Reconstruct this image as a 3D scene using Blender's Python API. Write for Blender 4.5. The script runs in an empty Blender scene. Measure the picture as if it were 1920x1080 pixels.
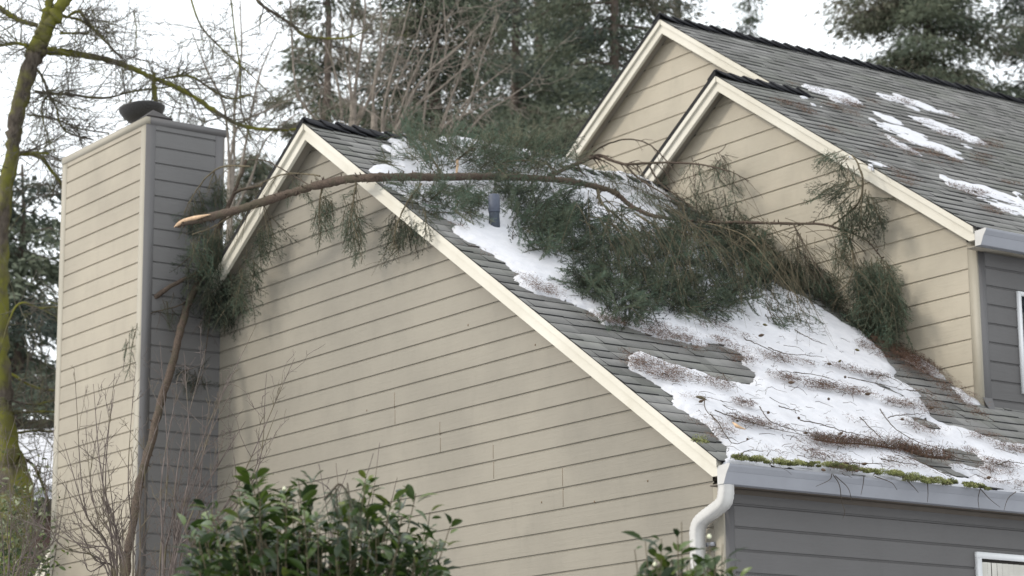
import bpy, math
import numpy as np
from mathutils import Matrix, Vector

# ------------------------------------------------------------------ camera, sky, sun, exposure
scene = bpy.context.scene
COL = scene.collection
FPX = 4656.3416                                   # focal length in pixels of a 1920 wide frame
CAM = np.array([15.2646, -13.0593, 1.6])
_y, _p, _r = np.radians([54.2918, 12.3848, -0.4493])
FW = np.array([-np.sin(_y)*np.cos(_p), np.cos(_y)*np.cos(_p), np.sin(_p)])
_rt = np.array([np.cos(_y), np.sin(_y), 0.0]); _up = np.cross(_rt, FW)
RT = np.cos(_r)*_rt + np.sin(_r)*_up
UP = -np.sin(_r)*_rt + np.cos(_r)*_up
cd = bpy.data.cameras.new('camera'); cam = bpy.data.objects.new('camera', cd); COL.objects.link(cam)
cam.matrix_world = Matrix(((RT[0], UP[0], -FW[0], CAM[0]), (RT[1], UP[1], -FW[1], CAM[1]), (RT[2], UP[2], -FW[2], CAM[2]), (0, 0, 0, 1)))
cd.sensor_width = 36.0; cd.lens = FPX/1920*36.0
cd.clip_start = 0.1; cd.clip_end = 4000.0
cd.dof.use_dof = True; cd.dof.focus_distance = 20.3; cd.dof.aperture_fstop = 2.6
scene.camera = cam

SUN_DIR = np.array([-0.30, -0.76, 0.58]); SUN_DIR /= np.linalg.norm(SUN_DIR)
world = bpy.data.worlds.new('World'); scene.world = world; world.use_nodes = True
nt = world.node_tree; nt.nodes.clear()
w_out = nt.nodes.new('ShaderNodeOutputWorld'); w_bg = nt.nodes.new('ShaderNodeBackground')
sky = nt.nodes.new('ShaderNodeTexSky'); sky.sky_type = 'NISHITA'; sky.sun_disc = False
sky.sun_elevation = math.asin(SUN_DIR[2]); sky.sun_rotation = math.atan2(SUN_DIR[0], SUN_DIR[1])
sky.air_density = 1.0; sky.dust_density = 3.0
w_mix = nt.nodes.new('ShaderNodeMix'); w_mix.data_type = 'RGBA'
w_tc = nt.nodes.new('ShaderNodeTexCoord'); w_noise = nt.nodes.new('ShaderNodeTexNoise')
w_noise.inputs['Scale'].default_value = 2.2; w_noise.inputs['Detail'].default_value = 4
w_ramp = nt.nodes.new('ShaderNodeValToRGB')
w_ramp.color_ramp.elements[0].position = 0.3; w_ramp.color_ramp.elements[0].color = (9.3, 9.65, 9.85, 1)
w_ramp.color_ramp.elements[1].position = 0.7; w_ramp.color_ramp.elements[1].color = (10.3, 10.55, 10.7, 1)
nt.links.new(w_tc.outputs['Generated'], w_noise.inputs['Vector']); nt.links.new(w_noise.outputs['Fac'], w_ramp.inputs['Fac'])
w_mix.inputs[0].default_value = 0.86
nt.links.new(sky.outputs[0], w_mix.inputs[6]); nt.links.new(w_ramp.outputs['Color'], w_mix.inputs[7])
w_gain = nt.nodes.new('ShaderNodeVectorMath'); w_gain.operation = 'SCALE'; w_gain.inputs['Scale'].default_value = 1.50
nt.links.new(w_mix.outputs[2], w_gain.inputs[0]); nt.links.new(w_gain.outputs[0], w_bg.inputs['Color']); w_bg.inputs['Strength'].default_value = 0.12
nt.links.new(w_bg.outputs[0], w_out.inputs[0])
sd = bpy.data.lights.new('sun', 'SUN'); sun = bpy.data.objects.new('sun', sd); COL.objects.link(sun)
sd.energy = 1.85; sd.angle = math.radians(9); sd.color = (1.0, 0.93, 0.82)
sun.rotation_euler = Vector(SUN_DIR).to_track_quat('Z', 'Y').to_euler(); sun.location = (0, -20, 30)
scene.view_settings.view_transform = 'Standard'; scene.view_settings.look = 'None'
scene.view_settings.exposure = -0.1; scene.view_settings.gamma = 1.0

# ------------------------------------------------------------------ measuring helpers
def ray(px, py): return FW + RT*(px-960)/FPX - UP*(py-540)/FPX
def on_plane(px, py, n, d):
    v = ray(px, py); n = np.array(n, float); return CAM + v*((d-CAM@n)/(v@n))
def PX(px, py, x): return on_plane(px, py, (1, 0, 0), x)
def PY(px, py, y): return on_plane(px, py, (0, 1, 0), y)
def PD(px, py, d): return CAM + d*ray(px, py)
M1, AX, AZ = 0.6706, -6.3263, 8.882                 # lower roof: slope, ridge x and z
M2, BX, BZ = 0.6632, -5.1139, 9.900                  # upper roof
RX, YA, YB = -7.3507, 5.6851, 4.6436                   # upper ridge x, the two upper gable walls
RZ = BZ + M2*(BX-RX)
CX = -1.4898                                           # upper side wall
OH = 0.19                                            # rake overhang
TH = 0.04                                            # shingles over the deck
def roof(px, py, h=TH): return on_plane(px, py, (M1, 0, 1), AZ + M1*AX + h)
def roof_up(px, py, h=TH): return on_plane(px, py, (M2, 0, 1), BZ + M2*BX + h)
def rz1(x, h=TH): return AZ - M1*abs(x-AX) + h
def rz2(x, h=TH): return BZ - M2*(x-BX) + h
def project(P):
    d = P-CAM; w = d@FW; return np.stack([960+FPX*(d@RT)/w, 540-FPX*(d@UP)/w], -1)

# ------------------------------------------------------------------ materials
def new_mat(name):
    m = bpy.data.materials.new(name); m.use_nodes = True
    n = m.node_tree; b = n.nodes['Principled BSDF']; return m, n, b
def N(n, t, **k):
    o = n.nodes.new(t)
    for a, v in k.items(): setattr(o, a, v)
    return o
def noise(n, scale, detail=4, vec=None, rough=0.6, dist=0.0):
    o = N(n, 'ShaderNodeTexNoise'); o.inputs['Scale'].default_value = scale; o.inputs['Detail'].default_value = detail
    o.inputs['Roughness'].default_value = rough; o.inputs['Distortion'].default_value = dist
    if vec is not None: n.links.new(vec, o.inputs['Vector'])
    return o
def coords(n, scale=(1, 1, 1), rot=(0, 0, 0)):
    tc = N(n, 'ShaderNodeTexCoord'); mp = N(n, 'ShaderNodeMapping')
    mp.inputs['Scale'].default_value = scale; mp.inputs['Rotation'].default_value = rot
    n.links.new(tc.outputs['Object'], mp.inputs['Vector']); return mp.outputs[0]
def mixc(n, fac, a, b, blend='MIX'):
    o = N(n, 'ShaderNodeMix', data_type='RGBA', blend_type=blend)
    for s, v in ((0, fac), (6, a), (7, b)):
        if isinstance(v, (int, float)): o.inputs[s].default_value = v
        elif isinstance(v, tuple): o.inputs[s].default_value = (*v, 1) if len(v) == 3 else v
        else: n.links.new(v, o.inputs[s])
    return o.outputs[2]
def ramp(n, src, lo, hi, a=0.0, b=1.0):
    o = N(n, 'ShaderNodeMapRange'); n.links.new(src, o.inputs[0])
    for i, v in enumerate((lo, hi, a, b)): o.inputs[i+1].default_value = v
    return o.outputs[0]
def bump(n, b, h, strength=0.4, dist=0.01):
    o = N(n, 'ShaderNodeBump'); o.inputs['Strength'].default_value = strength; o.inputs['Distance'].default_value = dist
    n.links.new(h, o.inputs['Height']); n.links.new(o.outputs[0], b.inputs['Normal'])

def paint_mat(name, base, dirt, grain_axis, dirt_amt=0.5, rough=0.6, grain=0.5):
    m, n, b = new_mat(name)
    sc = {'x': (2.2, 40, 34), 'y': (40, 2.2, 34), 'z': (30, 30, 2)}[grain_axis]
    g = noise(n, 1.0, 5, coords(n, sc), 0.65, 0.6)
    big = noise(n, 0.9, 5, coords(n, (1, 1, 1)), 0.6)
    mid = noise(n, 5.0, 4, coords(n, (1, 1, .35)), 0.6)
    c = mixc(n, ramp(n, big.outputs[0], .38, .7, 0, dirt_amt), base, dirt)
    c = mixc(n, ramp(n, mid.outputs[0], .55, .75, 0, dirt_amt*.5), c, dirt)
    c = mixc(n, ramp(n, g.outputs[0], .55, .72, 0, .22*grain), c, tuple(x*.7 for x in base))
    n.links.new(c, b.inputs['Base Color']); b.inputs['Roughness'].default_value = rough
    bump(n, b, g.outputs[0], 0.8*grain, 0.008)
    return m
M = {}
M['beige'] = paint_mat('beige_siding', (.425, .38, .30), (.31, .28, .222), 'x', .75)
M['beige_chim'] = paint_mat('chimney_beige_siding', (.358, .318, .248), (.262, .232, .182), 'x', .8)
M['beige_main'] = paint_mat('darker_beige_siding', (.270, .245, .198), (.188, .172, .140), 'x', .65)  # lower gable gets a darker, greyer beige than the upper walls
M['beige_y'] = paint_mat('shade_toned_side_siding', (.109, .105, .104), (.085, .081, .079), 'y', .6)  # darker copy of the beige, side-face shade put into the colour
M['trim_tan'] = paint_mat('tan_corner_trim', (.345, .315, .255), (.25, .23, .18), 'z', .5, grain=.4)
M['chim_side'] = paint_mat('shade_toned_chimney_siding', (.152, .149, .148), (.12, .117, .115), 'y', .6)  # chimney's shaded side: the shade is painted into the siding colour
M['trim_side'] = paint_mat('shade_toned_corner_trim', (.128, .124, .125), (.10, .096, .095), 'z', .5, grain=.4)  # dark copy of the tan trim that carries the side shade
M['cream'] = paint_mat('cream_trim', (.64, .61, .53), (.46, .42, .33), 'x', .55, .5, .35)
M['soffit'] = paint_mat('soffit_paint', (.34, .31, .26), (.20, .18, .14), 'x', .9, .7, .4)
M['frieze'] = paint_mat('under_eave_board', (.12, .10, .082), (.08, .065, .05), 'y', .9, .7, .4)  # brown stands for the shade and dirt under the eave

def simple(name, col, rough=.5, metal=0.0, var=.25, scale=12, bumps=0.0, spec=None):
    m, n, b = new_mat(name)
    t = noise(n, scale, 5, coords(n))
    c = mixc(n, ramp(n, t.outputs[0], .35, .7), col, tuple(x*(1-var) for x in col))
    n.links.new(c, b.inputs['Base Color']); b.inputs['Roughness'].default_value = rough; b.inputs['Metallic'].default_value = metal
    if bumps: bump(n, b, t.outputs[0], bumps, .01)
    if spec is not None: b.inputs['Specular IOR Level'].default_value = spec
    return m
M['gutter'] = simple('shade_toned_white_gutter', (.315, .325, .36), .35, 0, .12, 3)  # white metal greyed so the colour holds the gutter front's shade
M['spout'] = simple('white_downspout_metal', (.54, .53, .51), .35, 0, .12, 6)
M['vinyl'] = simple('white_window_frame', (.80, .81, .82), .4, 0, .08, 5)
M['dark'] = simple('dark_gap', (.045, .04, .035), .8)
M['cap_metal'] = simple('sooty_metal', (.035, .03, .03), .8, 0, .4, 30, .2)
M['pipe_dark'] = simple('dark_rubber_pipe', (.045, .06, .085), .6, 0, .4, 30, .2)
M['pipe_light'] = simple('weathered_pipe', (.085, .10, .14), .6, 0, .35, 40, .2)
M['cutwood'] = simple('split_pale_wood', (.62, .43, .27), .7, 0, .35, 25, .3)
M['cone'] = simple('pine_cone_scales', (.10, .065, .04), .8, 0, .4, 40, .3)
M['cone_green'] = simple('green_cone', (.12, .10, .03), .8, 0, .4, 40, .3)
M['glass'] = simple('dark_window_glass', (.02, .025, .03), .06, 0, .3, 2)
M['blind'] = simple('white_vertical_blind', (.62, .60, .54), .6, 0, .2, 6)
M['wall_brown'] = simple('brown_wall', (.10, .06, .05), .85, 0, .5, 3)
M['joint'] = simple('stained_board_joint', (.17, .12, .07), .8)

def shingle_mat(name, base, edge=False):
    m, n, b = new_mat(name)
    a = N(n, 'ShaderNodeAttribute', attribute_name='tint')
    gran = noise(n, 260, 3, coords(n), .7); big = noise(n, 1.3, 4, coords(n)); streak = noise(n, 1, 4, coords(n, (1.2, 7, 1.2)))
    c = mixc(n, a.outputs['Fac'], tuple(x*.62 for x in base), tuple(x*1.40 for x in base))
    c = mixc(n, ramp(n, gran.outputs[0], .4, .62, 0, .45), c, tuple(x*1.9 for x in base))
    c = mixc(n, ramp(n, big.outputs[0], .45, .75, 0, .45), c, (base[0]*.85, base[1]*.95, base[2]*.75))
    c = mixc(n, ramp(n, streak.outputs[0], .5, .7, 0, .25), c, tuple(x*.6 for x in base))
    n.links.new(c, b.inputs['Base Color']); b.inputs['Roughness'].default_value = .93
    b.inputs['Specular IOR Level'].default_value = .2
    bump(n, b, gran.outputs[0], .35, .003)
    return m
M['shingle'] = shingle_mat('asphalt_shingle', (.172, .169, .162))
M['shingle_edge'] = simple('cut_shingle_edge', (.036, .036, .037), .95, 0, .3, 60, spec=.1)
M['capping'] = simple('black_ridge_shingle', (.030, .031, .036), .85, 0, .45, 90, .3, spec=.2)
M['cap_top'] = simple('grey_ridge_shingle', (.11, .11, .105), .9, 0, .45, 90, .3, spec=.2)  # lighter grey on cap tops and left sides only

def snow_mat():
    m, n, b = new_mat('old_snow')
    f = noise(n, 55, 4, coords(n), .7); g = noise(n, 9, 4, coords(n))
    s = noise(n, 130, 2, coords(n), .5)
    c = mixc(n, ramp(n, g.outputs[0], .4, .8), (.61, .615, .65), (.52, .53, .57))
    c = mixc(n, ramp(n, s.outputs[0], .60, .70, 0, .45), c, (.40, .34, .30))
    n.links.new(c, b.inputs['Base Color']); b.inputs['Roughness'].default_value = .65
    mx = N(n, 'ShaderNodeMath', operation='ADD'); n.links.new(f.outputs[0], mx.inputs[0]); n.links.new(g.outputs[0], mx.inputs[1])
    bump(n, b, mx.outputs[0], .5, .012)
    return m
M['snow'] = snow_mat()

def tinted(name, cols, rough=.6, trans=0.0, spec=.3, nscale=3.0):
    """plant material: per-clump attribute 'tint' picks between the colours"""
    m, n, b = new_mat(name)
    a = N(n, 'ShaderNodeAttribute', attribute_name='tint')
    r = N(n, 'ShaderNodeValToRGB'); cr = r.color_ramp
    while len(cr.elements) < len(cols): cr.elements.new(.5)
    for i, c in enumerate(cols): cr.elements[i].position = i/(len(cols)-1); cr.elements[i].color = (*c, 1)
    n.links.new(a.outputs['Fac'], r.inputs[0]); n.links.new(r.outputs[0], b.inputs['Base Color'])
    b.inputs['Roughness'].default_value = rough; b.inputs['Specular IOR Level'].default_value = spec
    if trans:
        t = N(n, 'ShaderNodeBsdfTranslucent'); ms = N(n, 'ShaderNodeMixShader'); ms.inputs[0].default_value = trans
        n.links.new(r.outputs[0], t.inputs['Color']); n.links.new(b.outputs[0], ms.inputs[1]); n.links.new(t.outputs[0], ms.inputs[2])
        n.links.new(ms.outputs[0], n.nodes['Material Output'].inputs[0])
    return m
M['needle'] = tinted('fir_needles', [(.018, .024, .017), (.046, .062, .043), (.105, .125, .080), (.095, .155, .112), (.20, .195, .13)], .6, .18)
M['needle_far'] = tinted('distant_fir_needles', [(.045, .060, .050), (.09, .112, .080), (.145, .165, .110), (.17, .155, .12)], .7, .15)
M['litter'] = tinted('rusty_needle_litter', [(.06, .042, .033), (.12, .074, .055), (.20, .135, .105), (.095, .08, .05)], .9)
M['mat'] = tinted('dark_needle_mat', [(.045, .030, .022), (.09, .05, .035), (.15, .085, .06), (.06, .06, .03)], .9)
M['moss'] = tinted('roof_moss', [(.07, .06, .035), (.14, .16, .055), (.27, .29, .11), (.40, .38, .20)], .9, .1)
M['leaf'] = tinted('glossy_leaf', [(.015, .030, .010), (.038, .070, .014), (.085, .13, .02), (.18, .20, .045)], .36, .18, .5)
M['paleleaf'] = tinted('pale_ivy_leaf', [(.06, .08, .03), (.12, .15, .05), (.32, .34, .24)], .5, .1, .4)
M['bud'] = simple('pale_flower_bud', (.75, .76, .55), .5, 0, .1)
def bark_mat(name, a, bcol, c=None, cs=2.0, lo=.45, hi=.6, sc=(30, 30, 8)):
    m, n, b = new_mat(name)
    g = noise(n, 1, 5, coords(n, sc), .7); big = noise(n, cs, 4, coords(n))
    k = mixc(n, ramp(n, g.outputs[0], .35, .65), a, bcol)
    if c is not None: k = mixc(n, ramp(n, big.outputs[0], lo, hi), k, c)
    n.links.new(k, b.inputs['Base Color']); b.inputs['Roughness'].default_value = .9
    b.inputs['Specular IOR Level'].default_value = .2
    bump(n, b, g.outputs[0], .8, .015); return m
M['bark_red'] = bark_mat('reddish_brown_bark', (.058, .043, .034), (.135, .102, .080), (.075, .068, .045), 5, .5, .7, (60, 60, 60))
M['twig'] = bark_mat('olive_brown_twig', (.075, .062, .042), (.17, .145, .095))
M['twig_dark'] = bark_mat('dark_twig', (.05, .04, .03), (.10, .08, .06))
M['moss_bark'] = bark_mat('mossy_bark', (.045, .037, .03), (.12, .10, .08), (.15, .15, .03), 1.8, .42, .57, (20, 20, 5))
M['lichen_twig'] = bark_mat('lichened_twig', (.07, .062, .05), (.16, .145, .12), (.12, .12, .05), 3, .5, .65)
M['pale_stem'] = bark_mat('pale_grey_stem', (.17, .145, .12), (.32, .28, .24))
M['far_bark'] = bark_mat('grey_brown_bark', (.07, .055, .045), (.15, .12, .10))
M['bush_twig'] = bark_mat('purplish_shrub_twig', (.095, .078, .07), (.20, .165, .15), (.15, .13, .085), 3, .5, .65)
M['ground'] = simple('snowy_ground', (.55, .56, .58), .9, 0, .5, .15)

# ------------------------------------------------------------------ mesh building
def empty(name, loc=(0, 0, 0)):
    o = bpy.data.objects.new(name, None); o.empty_display_size = .3; COL.objects.link(o); o.location = loc; return o
def tag(o, label=None, cat=None, group=None, kind=None):
    if label: o['label'] = label
    if cat: o['category'] = cat
    if group: o['group'] = group
    if kind: o['kind'] = kind
    return o
class MB:
    def __init__(s): s.v = []; s.f = {3: [], 4: []}; s.m = {3: [], 4: []}; s.t = []; s.n = 0
    def add(s, v, f, mi=0, tint=0.5):
        v = np.asarray(v, float).reshape(-1, 3); f = np.asarray(f, int)
        s.v.append(v); k = f.shape[1]; s.f[k].append(f+s.n)
        s.m[k].append(np.full(len(f), mi) if np.isscalar(mi) else np.asarray(mi))
        s.t.append(np.full(len(v), tint) if np.isscalar(tint) else np.asarray(tint)); s.n += len(v)
    def quad(s, a, b, c, d, mi=0): s.add([a, b, c, d], [[0, 1, 2, 3]], mi)
    def poly_prism(s, pts, off, mi=0):
        """a flat convex polygon pushed along off"""
        p = np.asarray(pts, float); n = len(p); q = p+np.asarray(off, float)
        s.add(np.vstack([p, q]), [[i, (i+1) % n, n+(i+1) % n, n+i] for i in range(n)], mi)
        c1 = p.mean(0); c2 = q.mean(0)
        s.add(np.vstack([p, c1]), [[i, (i+1) % n, n] for i in range(n)], mi)
        s.add(np.vstack([q, c2]), [[(i+1) % n, i, n] for i in range(n)], mi)
    def box(s, lo, hi, mi=0):
        x0, y0, z0 = lo; x1, y1, z1 = hi
        v = [(x0, y0, z0), (x1, y0, z0), (x1, y1, z0), (x0, y1, z0), (x0, y0, z1), (x1, y0, z1), (x1, y1, z1), (x0, y1, z1)]
        s.add(v, [[0, 3, 2, 1], [4, 5, 6, 7], [0, 1, 5, 4], [1, 2, 6, 5], [2, 3, 7, 6], [3, 0, 4, 7]], mi)
    def tubes(s, P, R, k=5, mi=0, tint=0.5, cap=True):
        """P (n,m,3) centre lines, R (n,m) radii"""
        P = np.asarray(P, float); R = np.asarray(R, float)
        if P.ndim == 2: P = P[None]; R = R[None]
        n, m = R.shape
        T = np.gradient(P, axis=1); T /= np.linalg.norm(T, axis=2, keepdims=True)+1e-9
        md = P[:, -1]-P[:, 0]
        ref = np.where((np.abs(md[:, 2]) > .8*np.linalg.norm(md, axis=1))[:, None], [1., .1, 0], [0, 0, 1.])[:, None, :]
        A = np.cross(T, ref); A /= np.linalg.norm(A, axis=2, keepdims=True)+1e-9
        B = np.cross(T, A)
        an = np.arange(k)*2*np.pi/k
        V = P[:, :, None, :]+R[:, :, None, None]*(A[:, :, None, :]*np.cos(an)[:, None]+B[:, :, None, :]*np.sin(an)[:, None])
        idx = np.arange(n*m*k).reshape(n, m, k)
        a = idx[:, :-1]; b = idx[:, 1:]
        F = np.stack([a, np.roll(a, -1, 2), np.roll(b, -1, 2), b], -1).reshape(-1, 4)
        tt = np.repeat(tint, m*k) if not np.isscalar(tint) else tint
        s.add(V.reshape(-1, 3), F, mi, tt)
        if cap and k > 3:
            for e in (0, m-1):
                c = P[:, e]; ring = V[:, e]
                vv = np.concatenate([ring, c[:, None]], 1); base = np.arange(n)[:, None]*(k+1)
                j = np.arange(k)
                ff = np.stack([base+j, base+(j+1) % k, np.broadcast_to(base+k, (n, k))], -1).reshape(-1, 3)
                s.add(vv.reshape(-1, 3), ff, mi, 0.5)
    def build(s, name, mats, parent=None, smooth=False):
        me = bpy.data.meshes.new(name)
        V = np.vstack(s.v) if s.v else np.zeros((0, 3))
        loc = np.zeros(3)
        if parent is None:
            lo, hi = V.min(0), V.max(0); loc = np.array([(lo[0]+hi[0])/2, (lo[1]+hi[1])/2, lo[2]])
        else:
            p = parent; off = np.zeros(3)
            while p is not None: off += np.array(p.location); p = p.parent
            V = V-off
        V = V-loc
        T = np.concatenate(s.t) if s.t else np.zeros(0)
        loops = []; start = []; mi = []; c = 0
        for k in (3, 4):
            if s.f[k]:
                F = np.vstack(s.f[k]); loops.append(F.ravel()); start.append(np.arange(len(F))*k+c); c += len(F)*k
                mi.append(np.concatenate(s.m[k]))
        loops = np.concatenate(loops); start = np.concatenate(start); mi = np.concatenate(mi)
        me.vertices.add(len(V)); me.vertices.foreach_set('co', V.ravel())
        me.loops.add(len(loops)); me.loops.foreach_set('vertex_index', loops.astype(np.int32))
        me.polygons.add(len(start)); me.polygons.foreach_set('loop_start', start.astype(np.int32))
        me.polygons.foreach_set('material_index', mi.astype(np.int32))
        if smooth: me.polygons.foreach_set('use_smooth', np.ones(len(start), bool))
        at = me.attributes.new('tint', 'FLOAT', 'POINT'); at.data.foreach_set('value', T.astype(np.float32))
        me.update(calc_edges=True); me.validate()
        for m in (mats if isinstance(mats, (list, tuple)) else [mats]): me.materials.append(M[m])
        o = bpy.data.objects.new(name, me); COL.objects.link(o); o.parent = parent; o.location = loc
        return o
def smooth_path(pts, n=None, per=5):
    """Catmull-Rom through points with any number of columns"""
    P = np.asarray(pts, float); Q = np.vstack([2*P[0]-P[1], P, 2*P[-1]-P[-2]]); out = []
    for i in range(1, len(Q)-2):
        t = np.linspace(0, 1, per, endpoint=False)[:, None]
        a, b, c, d = Q[i-1], Q[i], Q[i+1], Q[i+2]
        out.append(.5*((2*b)+(-a+c)*t+(2*a-5*b+4*c-d)*t**2+(-a+3*b-3*c+d)*t**3))
    return np.vstack(out+[P[-1:]])
def unit(v): return v/(np.linalg.norm(v, axis=-1, keepdims=True)+1e-9)
def vnoise(x, y, scale, rng_seed):
    """smooth 2-D value noise in 0..1"""
    g = np.random.default_rng(rng_seed).random((64, 64))
    u = x/scale; v = y/scale; i = np.floor(u).astype(int); j = np.floor(v).astype(int)
    fu = u-i; fv = v-j; fu = fu*fu*(3-2*fu); fv = fv*fv*(3-2*fv)
    a = g[i % 64, j % 64]; b = g[(i+1) % 64, j % 64]; c = g[i % 64, (j+1) % 64]; d = g[(i+1) % 64, (j+1) % 64]
    return (a*(1-fu)+b*fu)*(1-fv)+(c*(1-fu)+d*fu)*fv
def inside(px, py, poly):
    px = np.asarray(px); py = np.asarray(py); r = np.zeros(px.shape, bool); n = len(poly)
    for i in range(n):
        x1, y1 = poly[i][:2]; x2, y2 = poly[(i+1) % n][:2]
        if y1 == y2: continue
        c = ((y1 > py) != (y2 > py)) & (px < (x2-x1)*(py-y1)/(y2-y1)+x1); r ^= c
    return r
def sample_poly(poly, n, rng):
    P = np.array(poly, float)[:, :2]; lo, hi = P.min(0), P.max(0); out = np.zeros((0, 2))
    while len(out) < n:
        q = lo+rng.random((n*3, 2))*(hi-lo); out = np.vstack([out, q[inside(q[:, 0], q[:, 1], P)]])
    return out[:n]

# ------------------------------------------------------------------ ground
g = MB(); n_ = 60
gx = np.linspace(-1, 1, n_); gg = np.sign(gx)*np.abs(gx)**2.2*900
GX, GY = np.meshgrid(gg, gg, indexing='ij'); GZ = (vnoise(GX+5000, GY+5000, 30, 1)-.5)*.5*np.clip((np.hypot(GX, GY)-25)/40, 0, 1)
idx = np.arange(n_*n_).reshape(n_, n_)
g.add(np.stack([GX, GY, GZ], -1), np.stack([idx[:-1, :-1], idx[1:, :-1], idx[1:, 1:], idx[:-1, 1:]], -1).reshape(-1, 4))
tag(g.build('ground', 'ground'), kind='structure')

# ------------------------------------------------------------------ the house
house = tag(empty('house', (-5, 4, 0)), 'two-level beige lap-sided house with steep grey shingle roofs and cream rake boards', 'house')
def siding(mb, org, H, Nn, z0, pitch, zmin, zmax, xl, xr):
    org = np.array(org, float); H = np.array(H, float); Nn = np.array(Nn, float); Z = np.array([0, 0, 1.])
    prof = [(-.006, .001), (.006, .001), (.0061, .014), (pitch-.018, .014), (pitch-.0045, .0011)]
    k = int(np.floor((zmin-z0)/pitch))-1; pts = []
    while z0+k*pitch < zmax+pitch:
        for dz, d in prof[:-1] if 0 else prof[:4]+[]: pts.append((z0+k*pitch+dz, d))
        k += 1
    for (za, da), (zb, db) in zip(pts[:-1], pts[1:]):
        if zb <= zmin or za >= zmax: continue
        if zb-za > 1e-6:
            a2, b2 = max(za, zmin), min(zb, zmax)
            da2 = da+(db-da)*(a2-za)/(zb-za); db2 = da+(db-da)*(b2-za)/(zb-za); za, da, zb, db = a2, da2, b2, db2
        l0, r0, l1, r1 = xl(za), xr(za), xl(zb), xr(zb)
        if r0 <= l0: continue
        if r1 < l1: l1 = r1 = (l1+r1)/2
        mb.quad(org+H*l0+Z*za+Nn*da, org+H*r0+Z*za+Nn*da, org+H*r1+Z*zb+Nn*db, org+H*l1+Z*zb+Nn*db)
PI1 = .1852
# lower gable wall
mb = MB()
g1 = lambda z: (AZ-.10-z)/M1
siding(mb, (0, 0, 0), (1, 0, 0), (0, -1, 0), 4.0155, PI1, 0, AZ-.12, lambda z: max(-11.8, AX-g1(z)), lambda z: min(-.105, AX+g1(z)))
mb.quad((-11.9, .03, 0), (0, .03, 0), (0, .03, 4.35), (-11.9, .03, 4.35))
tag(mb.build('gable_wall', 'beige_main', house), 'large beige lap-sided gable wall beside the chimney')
mb = MB(); rng = np.random.default_rng(3)
for px, y0, y1 in ((742, 735, 767), (743, 768, 797), (827, 790, 818), (828, 820, 849), (927, 833, 862), (928, 865, 899), (1057, 877, 913), (1058, 915, 952)):
    a = PY(px, y0, 0); b = PY(px, y1, 0); mb = MB(); mb.box((a[0]-.0026, -.0155, b[2]+.006), (a[0]+.0026, -.010, a[2]-.006)); mb.build('board_joint', 'joint', house)
for px, py in ((1006, 647), (1217, 902), (1018, 942), (1117, 941), (880, 610), (690, 770)):
    a = PY(px, py, 0); mb = MB(); mb.box((a[0]-.007, -.0158, a[2]-.009), (a[0]+.007, -.010, a[2]+.009)); mb.build('knot_hole', 'joint', house)
# lower side wall
mb = MB(); siding(mb, (0, 0, 0), (0, 1, 0), (1, 0, 0), 4.0155, PI1, 0, 4.30, lambda z: .105, lambda z: 14.)
# hole for the window is covered by its frame and glass in front of the boards
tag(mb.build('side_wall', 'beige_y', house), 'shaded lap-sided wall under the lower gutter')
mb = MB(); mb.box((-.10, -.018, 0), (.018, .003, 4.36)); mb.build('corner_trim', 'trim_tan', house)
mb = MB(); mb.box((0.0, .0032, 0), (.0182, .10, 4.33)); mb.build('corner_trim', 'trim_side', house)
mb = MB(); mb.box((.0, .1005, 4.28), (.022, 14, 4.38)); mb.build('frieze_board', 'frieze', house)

# upper gable walls
def wall_gable(name, y, ax, az, z0, pitch, zmin, xlmin, xrmax, label):
    mb = MB(); gz = lambda z: (az-.10-z)/M2
    siding(mb, (0, y, 0), (1, 0, 0), (0, -1, 0), z0, pitch, zmin, az-.12, lambda z: max(xlmin, ax-gz(z)), lambda z: min(xrmax, ax+gz(z)))
    return tag(mb.build(name, 'beige', house), label)
wall_gable('gable_wall', YB, BX, BZ, 6.0895, .2355, 4.8, -9.8, CX-.105, 'beige upper gable wall behind the fallen foliage')
wall_gable('gable_wall', YA, RX, RZ, 10.1797, .2427, 4.5, -13, CX-.2, 'beige peak wall of the highest gable')
mb = MB(); siding(mb, (CX, 0, 0), (0, 1, 0), (1, 0, 0), 5.9063, .1905, 4.8, 7.20, lambda z: YB+.105, lambda z: 22.)
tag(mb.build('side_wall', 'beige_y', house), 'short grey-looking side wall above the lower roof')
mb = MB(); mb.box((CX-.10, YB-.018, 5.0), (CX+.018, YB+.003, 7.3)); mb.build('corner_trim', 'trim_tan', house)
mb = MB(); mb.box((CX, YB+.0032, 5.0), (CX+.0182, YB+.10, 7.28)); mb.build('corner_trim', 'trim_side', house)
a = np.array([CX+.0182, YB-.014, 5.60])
mb = MB(); mb.poly_prism([(CX+.02, YB-.03, 5.72), (CX+.02, YB+.10, 5.72), (CX+.07, YB+.10, 5.55), (CX+.09, YB+.02, 5.53)], (.006, 0, 0)); mb.build('kick_out_flashing', 'trim_side', house)

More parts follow.
